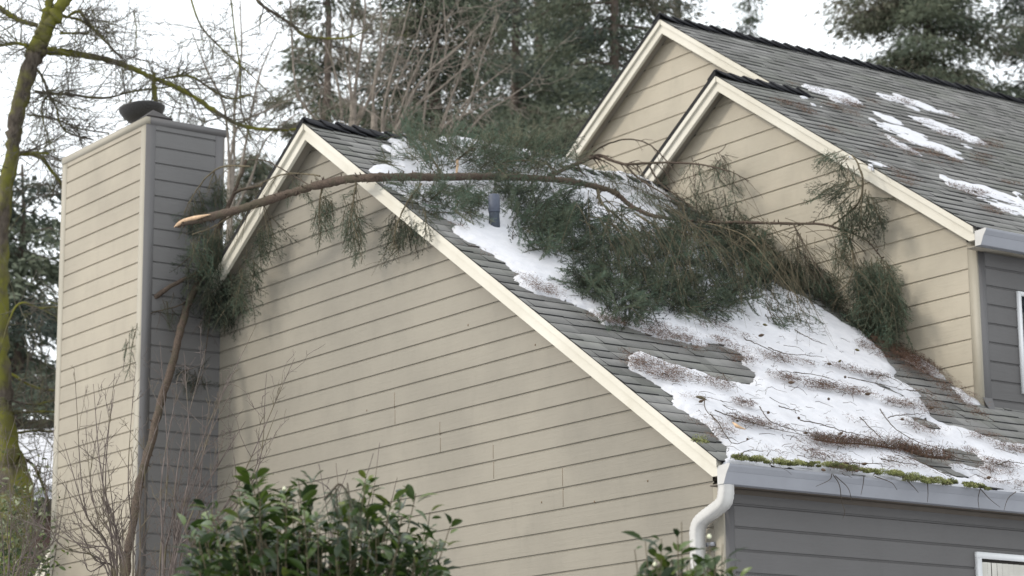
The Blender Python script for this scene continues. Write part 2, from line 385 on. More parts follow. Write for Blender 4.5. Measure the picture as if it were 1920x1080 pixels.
# rake boards
def rake(y, ax, az, m, side, run, wz, clip=False, name='rake_board', label=None):
    """sloping board from the peak, front face at y"""
    s = side; e = ax+s*run; lb = az-m*run
    mb = MB()
    pts = [(ax, y, az-.009), (e, y, lb-.009)]
    if clip: c = .135; bx = e-s*(wz-c)/m*0.35; pts += [(e, y, lb-c), (e-s*.055, y, lb-c-.003), ]
    else: pts += [(e, y, lb-wz)]
    if clip:
        xb = e-s*.055; zb = az-m*abs(xb-ax)-wz; pts[-1] = (e-s*.075, y, lb-c); pts += [(e-s*(.075+.0), y, lb-c)][:0]
    pts += [(ax, y, az-wz)]
    mb.poly_prism(pts, (0, .038, 0))
    k = .068; g_ = .030 if s < 0 else .019
    mb.poly_prism([(ax, y-g_, az-.005), (e, y-g_, lb-.005), (e, y-g_, lb-k), (ax, y-g_, az-k)], (0, g_-.0005, 0))
    o = mb.build(name, 'cream', house)
    if label: tag(o, label)
    return o
rake(-OH, AX, AZ, M1, 1, .1742-AX, .178, True)
rake(-OH, AX, AZ, M1, -1, 6.4, .178)
rake(YB-OH, BX, BZ, M2, 1, -1.3205-BX, .178, True)
rake(YB-OH, BX, BZ, M2, -1, 3.2, .178)
rake(YA-OH, RX, RZ, M2, 1, BX-RX+.02, .178)
rake(YA-OH, RX, RZ, M2, -1, 5.8, .178)
def roof_edge(y, ax, az, m, run):
    mb = MB(); mb.poly_prism([(ax-.005, y-.026, az+.002), (ax-run, y-.026, az-m*run+.002), (ax-run, y-.026, az-m*run+.062), (ax-.005, y-.026, az+.062)], (0, .30, 0))
    mb.build('roof_edge', 'shingle_edge', house)
roof_edge(-OH, AX, AZ, M1, 6.4); roof_edge(YB-OH, BX, BZ, M2, 3.2); roof_edge(YA-OH, RX, RZ, M2, 5.8)
# soffits under the rakes
def soffit(y0, y1, ax, az, m, runl, runr):
    mb = MB()
    for s, run in ((-1, runl), (1, runr)):
        for dz in (.085,):
            p = [(ax, y0, az-dz), (ax+s*run, y0, az-dz-m*run), (ax+s*run, y1, az-dz-m*run), (ax, y1, az-dz)]
            mb.poly_prism(p, (0, 0, .02))
    mb.build('soffit', 'soffit', house)
soffit(-OH+.0385, -.001, AX, AZ, M1, 6.35, .155-AX)
soffit(YB-OH+.0385, YB-.001, BX, BZ, M2, 3.2, -1.34-BX)
soffit(YA-OH+.0385, YA-.001, RX, RZ, M2, 5.8, 2.2)
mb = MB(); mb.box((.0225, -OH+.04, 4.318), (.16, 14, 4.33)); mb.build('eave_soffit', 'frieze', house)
mb = MB(); mb.box((CX+.02, YB-OH+.04, 7.19), (-1.335, 22, 7.205)); mb.build('eave_soffit', 'soffit', house)

# roofs: deck and shingles
def shingle_roof(parent, ax, az, m, side, xs, xe, ya, yb, seed, exp=.182, keep=None, deck=True):
    """one roof slope as overlapping shingle tabs; xs..xe run from ridge to eave (distance from ax), ya..yb along"""
    rng = np.random.default_rng(seed); c = 1/math.sqrt(1+m*m)
    L = (xe-xs)/c; rows = int(L/exp)+1
    V = []; F4 = []; MI = []; T = []
    nrm = np.array([side*m*c, 0, c])
    mb = MB()
    for i in range(rows):
        s0 = L-i*exp                                  # distance down the slope from the ridge to this butt
        s1 = max(s0-exp*1.06, 0)
        if s0 <= .02: break
        y = ya-rng.random()*.3
        ys = [ya]
        while y < yb:
            y += rng.choice([.10, .15, .21, .28, .34])*(.85+.3*rng.random())
            if y > ya+.03: ys.append(min(y, yb))
        ys = np.array(ys); n = len(ys)-1
        if n < 1: continue
        th = np.where(rng.random(n) < .5, .0145, .0080)+rng.random(n)*.002
        tint = np.clip(.5+.28*rng.standard_normal(n), 0, 1)
        wob = rng.normal(0, .006, n)
        for j in range(n):
            y0, y1 = ys[j], ys[j+1]
            if keep is not None:
                xm = ax+side*(xs+s0*c)
                if not keep(xm, (y0+y1)/2): continue
            def pt(s_, yy, h): return (ax+side*(xs+s_*c)+nrm[0]*h, yy, az-m*(xs+s_*c)+nrm[2]*h)
            sa = s0+wob[j]
            b = len(V)
            V += [pt(sa, y0, th[j]), pt(sa, y1, th[j]), pt(s1, y1, .004), pt(s1, y0, .004), pt(sa, y0, -.002), pt(sa, y1, -.002)]
            F4 += [[b, b+1, b+2, b+3], [b+4, b+5, b+1, b]]; MI += [0, 1]
            F4 += [[b+4, b, b+3, b+4], [b+1, b+5, b+2, b+1]][:0]
            T += [tint[j]]*6
    mb.add(V, F4, np.array(MI), np.array(T))
    mb.n = mb.n
    # gaps in thickness between neighbouring tabs read as thin side faces
    Va = np.array(V).reshape(-1, 6, 3)
    sv = np.concatenate([Va[:, [4, 0, 3]], Va[:, [5, 1, 2]]]).reshape(-1, 3)
    mb.add(sv, np.arange(len(sv)).reshape(-1, 3), 1)
    if deck:
        p = lambda x_, yy, h: (ax+side*x_, yy, az-m*x_+h)
        mb.poly_prism([p(xs, ya+.004, -.006), p(xe-.01, ya+.004, -.006), p(xe-.01, yb, -.006), p(xs, yb, -.006)], (0, 0, .0055), 1)
    return mb
def ridge_caps(ax, az, m, ya, yb, seed, parent, half=.165, lift=.05, up=.03):
    rng = np.random.default_rng(seed); mb = MB(); y = ya; st = .205
    while y < yb-.05:
        y1 = min(y+st*1.45, yb+.06); d = half+rng.normal(0, .004); l0 = lift+rng.normal(0, .005); t = .016
        z = az+up; ang = math.atan(m); c, s_ = math.cos(ang), math.sin(ang); j = rng.normal(0, .004)
        def sec(yy, h):
            top = [(ax-d*c+j, yy, z+h-d*s_), (ax-.02, yy, z+h-.008), (ax+.02, yy, z+h-.008), (ax+d*c+j, yy, z+h-d*s_)]
            return top
        a_, b_ = sec(y, l0), sec(y1, .006)
        lo = lambda q: [(x, yy, zz-t) for x, yy, zz in q]
        v = a_+b_+lo(a_)+lo(b_)
        f = [[0, 1, 5, 4], [1, 2, 6, 5], [2, 3, 7, 6], [8, 9, 1, 0], [9, 10, 2, 1], [10, 11, 3, 2], [3, 11, 15, 7], [8, 0, 4, 12], [12, 13, 9, 8], [13, 14, 10, 9], [14, 15, 11, 10]]
        mb.add(v, f, [1, 1, 0, 0, 0, 0, 0, 0, 0, 0, 0], rng.random())
        # under-layer block: the thick dark stack below each raised cap
        y += st
    return mb.build('ridge_cap', ['capping', 'cap_top'], parent)
YE = 22.0
# lower roof, right slope (behind the upper wall it is hidden under the upper house)
keep1 = lambda x, y: not (x < CX-.05 and y > YB+.12)
r1 = shingle_roof(house, AX, AZ, M1, 1, 0, .212-AX, -OH-.022, 12.5, 11, keep=keep1).build('roof', ['shingle', 'shingle_edge'], house)
tag(r1, 'lower grey shingle roof slope covered by snow and branches')
r1b = shingle_roof(house, AX, AZ, M1, -1, 0, 6.4, -OH-.022, 5.2, 12).build('roof', ['shingle', 'shingle_edge'], house)
ridge_caps(AX, AZ, M1, -OH-.03, 5.2, 5, r1)
# upper roof: shared right slope in two pieces plus the hidden left slopes
keep2 = lambda x, y: (y > YA-OH-.03) or (x > BX-.02)
r2 = shingle_roof(house, RX, RZ, M2, 1, BX-RX, -1.283-RX, YB-OH-.022, YE, 21, deck=False)
r2a = shingle_roof(house, RX, RZ, M2, 1, 0, BX-RX+.03, YA-OH-.022, YE, 24, deck=False)
for k_ in (3, 4): r2.f[k_] += [f+r2.n for f in r2a.f[k_]]; r2.m[k_] += r2a.m[k_]
r2.v += r2a.v; r2.t += r2a.t; r2.n += r2a.n
p2 = lambda x, yy, h: (x, yy, RZ-M2*(x-RX)+h)
r2.poly_prism([p2(RX, YA-OH+.0, -.006), p2(-1.30, YA-OH, -.006), p2(-1.30, YE, -.006), p2(RX, YE, -.006)], (0, 0, .0055), 1)
r2.poly_prism([p2(BX, YB-OH-.018, -.006), p2(-1.30, YB-OH-.018, -.006), p2(-1.30, YA-OH-.001, -.006), p2(BX, YA-OH-.001, -.006)], (0, 0, .0055), 1)
r2 = tag(r2.build('roof', ['shingle', 'shingle_edge'], house), 'upper grey shingle roof slope with scattered snow patches')
shingle_roof(house, RX, RZ, M2, -1, 0, 5.8, YA-OH-.022, YE, 22).build('roof', ['shingle', 'shingle_edge'], house)
shingle_roof(house, BX, BZ, M2, -1, 0, 3.2, YB-OH-.022, YA-.01, 23).build('roof', ['shingle', 'shingle_edge'], house)
ridge_caps(RX, RZ, M2, YA-OH-.03, YE, 6, r2)
ridge_caps(BX, BZ, M2, YB-OH-.03, YA+.05, 7, r2)

# gutters
def gutter(x0, z0, ya, yb, sx=1.0):
    pr = [(.135, .158), (.143, .154), (.138, .135), (.112, .098), (.106, .092), (.066, .004), (.060, 0), (-.01, 0), (-.01, .150)]
    out = [(x0+a*sx-.06, z0+b) for a, b in pr]; mb = MB()
    ou = out; n = len(ou)
    inn = [(x0+a*sx-.06, z0+b) for a, b in [(.128, .155), (.134, .150), (.131, .136), (.105, .101), (.099, .095), (.060, .008), (.056, .004), (-.006, .004), (-.006, .150)]]
    for i in range(n-1):
        a, b = ou[i], ou[i+1]; mb.quad((a[0], ya, a[1]), (b[0], ya, b[1]), (b[0], yb, b[1]), (a[0], yb, a[1]))
        a, b = inn[i], inn[i+1]; mb.quad((a[0], ya, a[1]), (a[0], yb, a[1]), (b[0], yb, b[1]), (b[0], ya, b[1]))
    a, b = ou[0], inn[0]; mb.quad((a[0], ya, a[1]), (a[0], yb, a[1]), (b[0], yb, b[1]), (b[0], ya, b[1]))
    o = mb.build('gutter', 'gutter', house)
    mb = MB(); mb.poly_prism([(x, ya-.004, z) for x, z in ou], (0, .0035, 0)); e = mb.build('gutter_end_cap', 'spout', o)
    return o
gut = gutter(.2342+.0, 4.3157, -OH+.001, 14.0)
gut2 = gutter(-1.245, 7.185, YB-OH+.001, YE)
# downspout
dp = [(.44, -.16, 4.275), (.435, -.14, 4.20), (.40, -.125, 4.12), (.26, -.10, 4.06), (.02, -.085, 4.00), (-.115, -.08, 3.93), (-.15, -.08, 3.84), (-.15, -.08, 3.70), (-.15, -.08, 0.1)]
dp = [tuple(PY(*q)) for q in ((1361, 905, -.13), (1361, 924, -.13), (1357, 942, -.13), (1341, 956, -.125), (1325, 968, -.12), (1313, 980, -.12), (1308, 996, -.12), (1308, 1020, -.12))]
dp = smooth_path(dp, per=5); dp = np.vstack([dp, [[dp[-1][0], dp[-1][1], 3.0]], [[dp[-1][0], dp[-1][1], .1]]])
mb = MB(); T = unit(np.gradient(dp, axis=0)); B = np.cross(T, [0, 1, 0]); B = unit(B)
nseg = len(dp); hw, hd = .040, .052; V = []
for i in range(nseg):
    rib = 1.0+(.05 if (i % 2 and 4 < i < nseg-6) else 0)
    for a, b in ((-1, -1), (-.33, -1.06), (.33, -1.06), (1, -1), (1.05, 0), (1, 1), (-1, 1), (-1.05, 0)):
        V.append(dp[i]+B[i]*a*hw*rib+np.array([0, 1, 0])*b*hd*rib)
k = 8; idx = np.arange(nseg*k).reshape(nseg, k); F = np.stack([idx[:-1], np.roll(idx[:-1], -1, 1), np.roll(idx[1:], -1, 1), idx[1:]], -1).reshape(-1, 4)
mb.add(V, F); ds = mb.build('downspout', 'spout', house)
mb = MB(); a = PY(1328, 1020, -.06); mb.box((a[0]-.06, -.05, a[2]-.015), (a[0]+.04, -.015, a[2]+.015)); mb.build('strap', 'gutter', ds)

# vent pipe
vb = np.array([-4.106, .656, 7.37]); an = np.linspace(0, 2*np.pi, 19)[:-1]
def lathe(mb, c, prof, k=18, tilt=None, mi=0):
    an = np.arange(k)*2*np.pi/k; V = np.array([[r*np.cos(t), r*np.sin(t), z] for r, z in prof for t in an])
    if tilt is not None: V = V@np.array(Matrix.Rotation(tilt[0], 3, 'X') @ Matrix.Rotation(tilt[1], 3, 'Y')).T
    idx = np.arange(len(prof)*k).reshape(len(prof), k)
    mb.add(V+np.array(c), np.stack([idx[:-1], np.roll(idx[:-1], -1, 1), np.roll(idx[1:], -1, 1), idx[1:]], -1).reshape(-1, 4), mi)
mb = MB(); lathe(mb, vb, [(.062, -.05), (.058, .06), (.052, .18), (.050, .24)]); vp = mb.build('vent_pipe', 'pipe_dark', house)
mb = MB(); lathe(mb, vb, [(.056, .205), (.058, .21), (.058, .375), (.050, .385), (.044, .386), (.042, .30), (.0, .30)]); mb.build('collar', 'pipe_light', vp)

# windows
def window_low():
    y0, z1 = 2.851, 3.968
    mb = MB(); fw = .055
    mb.box((.0, y0, z1-fw), (.045, y0+1.5, z1)); mb.box((.0, y0, z1-1.2), (.045, y0+fw, z1-fw-.0005)); mb.box((0, y0+1.5-fw, z1-1.2), (.045, y0+1.5, z1-fw-.0005))
    mb.box((0, y0, z1-1.2-fw), (.045, y0+1.5, z1-1.2-.0005)); o = tag(mb.build('window', 'vinyl', house), 'white framed window with vertical blinds at lower right')
    mb = MB(); mb.box((.0135, y0+fw, z1-1.2), (.0150, y0+1.5-fw, z1-fw)); mb.build('backing', 'dark', o)
    mb = MB(); rng = np.random.default_rng(2); y = y0+fw+.015
    while y < y0+1.38:
        w = .062+rng.normal(0, .004); t = rng.normal(0, .006)
        mb.quad((.018+t, y, z1-1.19), (.030-t, y+w, z1-1.19), (.030-t, y+w, z1-fw-.03), (.018+t, y, z1-fw-.03)); y += w+.006+(.04 if rng.random() < .15 else 0)
    mb.build('blind', 'blind', o)
window_low()
mb = MB(); y0, z0, z1, fw, L = 5.170, 5.81, 6.845, .040, 1.2
x0, x1 = CX+.0, CX+.045
mb.box((x0, y0, z0), (x1, y0+fw, z1)); mb.box((x0, y0+fw+.0005, z0), (x1, y0+L-fw-.0005, z0+fw)); mb.box((x0, y0+fw+.0005, z1-fw), (x1, y0+L-fw-.0005, z1)); mb.box((x0, y0+L-fw, z0), (x1, y0+L, z1))
w2 = tag(mb.build('window', 'vinyl', house), 'dark upstairs window cut by the right edge')
mb = MB(); mb.box((CX+.0135, y0+fw, z0+fw), (CX+.017, y0+L-fw, z1-fw)); mb.build('pane', 'glass', w2)

# chimney
hx0, hx1, hy, hz = -10.4899, -8.4159, -.9629, 9.3329
mb = MB(); siding(mb, (0, hy, 0), (1, 0, 0), (0, -1, 0), 4.0085, PI1, 0, hz-.07, lambda z: hx0+.11, lambda z: hx1-.11)
mb.quad((hx0, hy+.01, 0), (hx1, hy+.01, 0), (hx1, hy+.01, hz), (hx0, hy+.01, hz))
ch = tag(mb.build('chimney', 'beige_chim', house), 'tall boxed chimney clad in beige lap siding')
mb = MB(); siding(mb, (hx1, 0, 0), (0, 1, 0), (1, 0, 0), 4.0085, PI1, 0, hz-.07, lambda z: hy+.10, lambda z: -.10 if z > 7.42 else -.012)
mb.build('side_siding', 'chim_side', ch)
mb = MB()
mb.box((hx0-.012, hy-.018, 0), (hx0+.11, hy+.012, hz-.081)); mb.box((hx1-.11, hy-.016, 0), (hx1+.004, hy+.012, hz-.081))
mb.box((hx0-.018, hy-.024, hz-.08), (hx1+.02, hy+.03, hz)); mb.build('trim', 'trim_tan', ch)
mb = MB()
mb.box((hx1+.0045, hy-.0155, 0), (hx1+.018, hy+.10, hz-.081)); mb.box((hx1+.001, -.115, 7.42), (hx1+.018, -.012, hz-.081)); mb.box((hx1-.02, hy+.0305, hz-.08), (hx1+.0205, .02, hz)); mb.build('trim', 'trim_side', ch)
mb = MB(); mb.box((hx0, hy+.03, hz-.05), (hx1-.02, .018, hz-.012)); mb.box((hx0, hy+.02, 0), (hx0+.02, .0, hz-.05)); mb.box((hx0, -.002, 7), (hx1, .01, hz-.05)); mb.build('chimney_top', 'trim_tan', ch)
# spark arrestor bowl with perforated skin
def perf_mat():
    m, n, b = new_mat('perforated_sooty_metal')
    v = N(n, 'ShaderNodeTexVoronoi'); v.inputs['Scale'].default_value = 55; v.inputs['Randomness'].default_value = .25
    n.links.new(coords(n), v.inputs['Vector'])
    c = mixc(n, ramp(n, v.outputs['Distance'], .30, .42), (.003, .003, .003), (.026, .025, .025))
    n.links.new(c, b.inputs['Base Color']); b.inputs['Roughness'].default_value = .6; return m
M['perf'] = perf_mat()
cc = PY(269, 205, -.5)-np.array([0, 0, .19])
mb = MB(); lathe(mb, cc+np.array([0, 0, .02]), [(.13, -.14), (.13, .02), (.16, .035), (.225, .10), (.262, .165), (.265, .185), (.25, .192), (.14, .205), (0, .21)], 28, (.06, -.10)); capo = mb.build('chimney_cap', 'perf', ch)
mb = MB(); q = PY(287, 209, -.80)
mb.add([q+np.array(v) for v in ((-.16, -.14, -.10), (.16, -.14, -.10), (.16, .17, -.10), (-.16, .17, -.10), (0, 0, .02))], [[0, 1, 4], [1, 2, 4], [2, 3, 4], [3, 0, 4]])
mb.box(q+np.array((-.155, -.135, -.14)), q+np.array((.155, .165, -.1005))); mb.box(q+np.array((-.12, -.09, -.30)), q+np.array((.12, .12, -.141))); mb.build('flue_hood', 'cap_metal', ch)

# ------------------------------------------------------------------ snow on the roofs
def snow_patch(rf, poly, holes, seed, thick=.055, res=.025, edge=.035, label='', group=None, m=M1, az=AZ, ax=AX, blur=9, rag=.62, name='snow_patch'):
    W = np.array([rf(*p)[:2] for p in poly]); Hs = [np.array([rf(*p)[:2] for p in h]) for h in holes]
    lo = W.min(0)-.15; hi = W.max(0)+.15
    xs = np.arange(lo[0], hi[0], res); ys = np.arange(lo[1], hi[1], res); X, Y = np.meshgrid(xs, ys, indexing='ij')
    jx = (vnoise(X+50, Y+50, .26, seed)-.5)*edge*2.6+(vnoise(X+50, Y+50, .09, seed+1)-.5)*edge*.8
    jy = (vnoise(X+50, Y+50, .34, seed+2)-.5)*edge*4+(vnoise(X+50, Y+50, .11, seed+3)-.5)*edge*1.3
    ins = inside(X+jx, Y+jy, W)
    for h in Hs: ins &= ~inside(X+jx, Y+jy, h)
    gl = .195+.05*(vnoise(X*0+50, Y+50, .3, seed+9)-.5)
    b = ins.astype(float)*(1.0 if rf is roof else 1.22)
    for _ in range(blur):
        p = np.pad(b, 1); b = (p[:-2, 1:-1]+p[2:, 1:-1]+p[1:-1, :-2]+p[1:-1, 2:]+p[1:-1, 1:-1])/5
    ys_ = .6 if rf is roof else .28
    b = b-rag*(vnoise(X+50, (Y+50)*ys_, .034, seed+7)*.6+vnoise(X+50, (Y+50)*ys_, .13, seed+8)*.7-.35)*(b < (.995 if rf is roof else 9))
    if rf is roof: b = b*np.clip((gl+.05-X)/.05, 0, 1)*np.clip((Y+OH-.01)/.03, 0, 1)
    t = np.clip((b-.35)/.65, 0, 1)**.6
    h = t*thick*(.65+.5*vnoise(X+50, Y+50, .5, seed+4)+.22*vnoise(X+50, Y+50, .12, seed+5)+.08*vnoise(X+50, Y+50, .045, seed+6))
    Z = az-m*(X-ax)+.012+h-.06*np.clip((.40-b)/.4, 0, 1)
    keep = b > .02
    cell = keep[:-1, :-1] & keep[1:, :-1] & keep[1:, 1:] & keep[:-1, 1:]
    idx = np.arange(X.size).reshape(X.shape)
    F = np.stack([idx[:-1, :-1], idx[1:, :-1], idx[1:, 1:], idx[:-1, 1:]], -1)[cell]
    if len(F) == 0: return None
    used = np.unique(F); rm = np.full(X.size, -1); rm[used] = np.arange(len(used))
    V = np.stack([X, Y, Z], -1).reshape(-1, 3)[used]
    mb = MB(); mb.add(V, rm[F]); o = mb.build(name, 'snow', None, smooth=True)
    return tag(o, label, 'snow patch', group)
GS = 'snow patches on the roofs'
main_snow = [(700, 262), (768, 262), (800, 262), (900, 262), (1050, 290), (1130, 320), (1230, 330), (1260, 400), (1340, 470), (1440, 520), (1500, 560), (1560, 585), (1640, 635), (1668, 665), (1688, 700), (1680, 712), (1722, 735), (1752, 760), (1765, 790), (1810, 802), (1850, 815), (1925, 836), (1925, 932), (1800, 921), (1660, 905), (1500, 889), (1369, 868), (1352, 838), (1318, 800), (1290, 770), (1283, 750), (1258, 722), (1230, 714), (1205, 700), (1190, 690), (1160, 683), (1143, 668), (1145, 655), (1165, 653), (1215, 668), (1290, 690), (1350, 700), (1400, 710), (1420, 700), (1408, 680), (1398, 660), (1372, 648), (1340, 635), (1300, 640), (1255, 635), (1215, 622), (1190, 612), (1170, 605), (1120, 600), (1065, 567), (1040, 556), (985, 530), (965, 514), (940, 495), (905, 465), (870, 443), (845, 420), (810, 400), (780, 372), (745, 352), (723, 345), (700, 330), (690, 315), (708, 298), (694, 285), (716, 275)]
hole1 = [(1700, 842), (1745, 848), (1785, 832), (1830, 842), (1836, 868), (1800, 878), (1836, 892), (1795, 900), (1760, 884), (1722, 870)]
hole2 = [(1060, 575), (1085, 585), (1110, 602), (1085, 600)]
hole3 = [(742, 352), (775, 368), (800, 388), (760, 372)]
hole4 = [(1712, 778), (1760, 792), (1790, 808), (1750, 806), (1720, 792)]; hole5 = [(1345, 606), (1380, 618), (1395, 628), (1360, 620)]; hole6 = [(1650, 720), (1680, 728), (1700, 742), (1668, 734)]
snow_patch(roof, main_snow, [hole1, hole3, hole4, hole6], 31, .05, .022, .08, 'large snow sheet with twigs and cones, covering the lower roof down to the gutter', GS, name='snow_sheet')
snow_patch(roof, [(1775, 718), (1800, 722), (1835, 748), (1830, 756), (1800, 742)], [], 34, .03, .02, .04, 'small snow remnant near the foot of the tan corner board', GS)
snow_patch(roof, [(1788, 695), (1740, 672), (1700, 655), (1690, 668), (1725, 690), (1775, 712), (1790, 706)], [], 33, .045, .02, .03, 'thin snow strip against the foot of the upper gable wall', GS)
up_p = [([(1505, 152), (1560, 165), (1590, 183), (1610, 198), (1570, 190), (1530, 172)], 'long thin snow streak nearest the small ridge end on the upper roof'),
 ([(1538, 163), (1562, 166), (1600, 184), (1622, 197), (1615, 200), (1580, 192)], 'narrow snow streak just below the first streak on the upper roof'),
 ([(1640, 163), (1672, 172), (1705, 184), (1745, 196), (1790, 213), (1785, 217), (1740, 205), (1690, 190), (1665, 180)], 'highest long snow streak on the upper roof, below the ridge'),
 ([(1612, 214), (1630, 216), (1665, 228), (1700, 236), (1725, 252), (1745, 262), (1800, 284), (1820, 298), (1790, 290), (1740, 272), (1700, 258), (1660, 245), (1630, 232)], 'broad ragged snow patch in the middle of the upper roof'),
 ([(1640, 207), (1660, 210), (1690, 222), (1712, 236), (1700, 234), (1665, 222)], 'small pointed snow streak above the broad ragged patch'),
 ([(1690, 208), (1715, 210), (1745, 218), (1790, 232), (1830, 250), (1852, 266), (1840, 268), (1790, 255), (1745, 240), (1715, 224)], 'broad smooth snow patch right of the ragged one on the upper roof'),
 ([(1655, 245), (1675, 250), (1700, 262), (1730, 280), (1748, 292), (1715, 285), (1680, 268)], 'snow patch with a rusty litter edge below the ragged patch'),
 ([(1788, 256), (1810, 262), (1835, 272), (1825, 272), (1795, 264)], 'tiny snow remnant under the broad smooth patch'),
 ([(1770, 334), (1790, 333), (1830, 344), (1880, 356), (1925, 366), (1925, 405), (1880, 392), (1850, 372), (1810, 358), (1780, 348)], 'large snow patch at the right edge of the upper roof'),
 ([(1618, 290), (1650, 302), (1670, 312), (1650, 310)], 'faint snow streak near the upper rake board'),
 ([(1505, 178), (1525, 184), (1530, 192), (1512, 188)], 'small snow dab by the end of the small ridge'),
 ([(1535, 190), (1552, 196), (1556, 202), (1540, 198)], 'tiny snow dab right of the small ridge end'),
 ([(1815, 298), (1835, 306), (1828, 306)], 'snow speck below the broad patches of the upper roof'),
 ([(1495, 198), (1512, 202), (1520, 208), (1505, 206)], 'snow dab near the upper rake among rusty litter')]
for i, (pl, lb) in enumerate(up_p):
    snow_patch(roof_up, pl, [], 60+i*7, .012, .014, .11, lb, GS, M2, BZ, BX, 3, 1.5)

# ------------------------------------------------------------------ litter, moss, cones and loose twigs
def straws(mb, pos, rng, lmin, lmax, w, nup=(0, 0, 1), flat=.25, tint=None):
    n = len(pos); d = rng.standard_normal((n, 3)); nup = np.array(nup, float)
    d -= (d@nup)[:, None]*nup*(1-flat); d = unit(d); L = lmin+(lmax-lmin)*rng.random(n)
    s = unit(np.cross(d, nup+rng.normal(0, .5, (n, 3))))*w
    a = pos-d*L[:, None]/2; b = pos+d*L[:, None]/2
    V = np.stack([a-s, a+s, b+s*.4, b-s*.4], 1)
    t = np.clip(rng.random(n) if tint is None else tint, 0, 1)
    mb.add(V.reshape(-1, 3), np.arange(n*4).reshape(n, 4), 0, np.repeat(t, 4))
N1 = np.array([M1, 0, 1])/math.hypot(M1, 1); N2 = np.array([M2, 0, 1])/math.hypot(M2, 1)
def litter(regions, rf, nrm, name, label, seed, mat='litter', lmin=.014, lmax=.038, w=.0019, thick=.02, base=TH+.03):
    rng = np.random.default_rng(seed); mb = MB()
    for poly, n in regions:
        q = sample_poly(poly, max(4, n//22), rng)
        for px, py in q:
            c = rf(px, py, base); k = 22
            off = rng.normal(0, 1, (k, 3))*np.array([.028, .055, 0]); pos = c+off
            pos[:, 2] += -off[:, 0]*(nrm[0]/nrm[2])+rng.random(k)*thick
            straws(mb, pos, rng, lmin, lmax, w, nrm, .3, np.clip(rng.random()*.6+rng.normal(0, .2, k)+.15, 0, 1))
    return tag(mb.build(name, mat), label, 'needle litter', kind='stuff')
def ell(cx, cy, rx, ry, rot=0, n=10):
    a = np.arange(n)*2*np.pi/n; c, s = math.cos(math.radians(rot)), math.sin(math.radians(rot))
    return [(cx+rx*math.cos(t)*c-ry*math.sin(t)*s, cy+rx*math.cos(t)*s+ry*math.sin(t)*c) for t in a]
low_lit = [(ell(1010, 530, 48, 9, 22), 700), (ell(1018, 542, 42, 6, 20), 600), (ell(1140, 598, 38, 7, 12), 1300), (ell(1245, 620, 62, 14, 13), 1700), (ell(1270, 632, 45, 8, 8), 1100), (ell(1200, 672, 45, 10, 15), 900), (ell(1225, 690, 52, 14, 14), 1800), (ell(1262, 700, 26, 18, 0), 1300), (ell(1370, 648, 40, 7, 25), 900), (ell(1330, 795, 34, 14, 20), 500), (ell(1350, 812, 30, 10, 0), 420),
  (ell(1745, 742, 30, 8, 22), 360), (ell(1760, 768, 32, 12, 20), 585), (ell(1720, 762, 30, 12, 20), 315), (ell(1860, 822, 48, 8, 15), 675), (ell(1900, 840, 30, 8, 8), 900), (ell(1690, 755, 22, 6, 10), 500), (ell(1800, 725, 28, 8, 30), 315), (ell(1830, 748, 26, 6, 30), 270), (ell(1760, 695, 30, 8, 35), 180), (ell(1690, 838, 30, 6, 10), 200), (ell(1800, 840, 35, 10, 10), 400), (ell(1880, 880, 40, 10, 8), 350), (ell(1890, 905, 40, 8, 6), 500), (ell(1700, 690, 30, 10, 30), 250), (ell(1420, 660, 50, 8, 20), 160), (ell(1330, 715, 35, 9, 15), 240), (ell(1300, 745, 22, 8, 10), 120), (ell(1155, 560, 30, 5, 0), 60), (ell(900, 470, 25, 3, 28), 60), (ell(860, 422, 12, 4, 20), 60)]
low_lit = [(p_, int(n_*.7)) for p_, n_ in low_lit]
litter(low_lit, roof, N1, 'needle_litter', 'rusty needle litter along the snow edges of the lower roof', 41, base=TH+.045)
grey_lit = [(ell(1340, 718, 40, 9, 12), 260), (ell(1475, 675, 55, 9, 12), 380), (ell(1400, 677, 30, 5, 5), 240), (ell(1500, 716, 55, 7, 14), 620), (ell(1570, 728, 45, 7, 14), 560), (ell(1600, 695, 50, 6, 14), 300), (ell(1400, 790, 32, 7, 12), 420), (ell(1450, 800, 30, 5, 10), 220), (ell(1398, 757, 14, 5, 5), 240), (ell(1640, 705, 30, 6, 15), 220), (ell(1620, 738, 22, 5, 8), 160), (ell(1520, 830, 40, 10, 10), 160), (ell(1730, 800, 40, 12, 20), 320), (ell(1560, 860, 50, 8, 5), 260), (ell(1700, 870, 50, 9, 10), 240), (ell(1300, 650, 80, 8, 12), 300), (ell(1350, 615, 60, 10, 18), 240), (ell(1640, 655, 40, 10, 30), 350), (ell(1700, 665, 35, 10, 35), 500), (ell(1740, 680, 25, 8, 35), 400), (ell(1480, 850, 70, 12, 5), 220), (ell(1600, 800, 60, 20, 15), 110)]
grey_lit += [(ell(1700+22*k_, 672+17*k_, 16, 6, 38), 170) for k_ in range(7)]+[(ell(1660+18*k_, 640+14*k_, 26, 9, 38), 420) for k_ in range(4)]+[(ell(1880, 870, 30, 5, 10), 300), (ell(1590, 878, 30, 6, 5), 260), (ell(1700, 760, 50, 5, 15), 240), (ell(1830, 880, 60, 5, 8), 200)]
grey_lit = [(p_, int(n_*1.5)) for p_, n_ in grey_lit]
litter(grey_lit, roof, N1, 'twig_litter', 'dark needles and shredded twig ends scattered over the big snow sheet', 42, 'mat', .016, .055, .0019, .035, base=TH+.055)
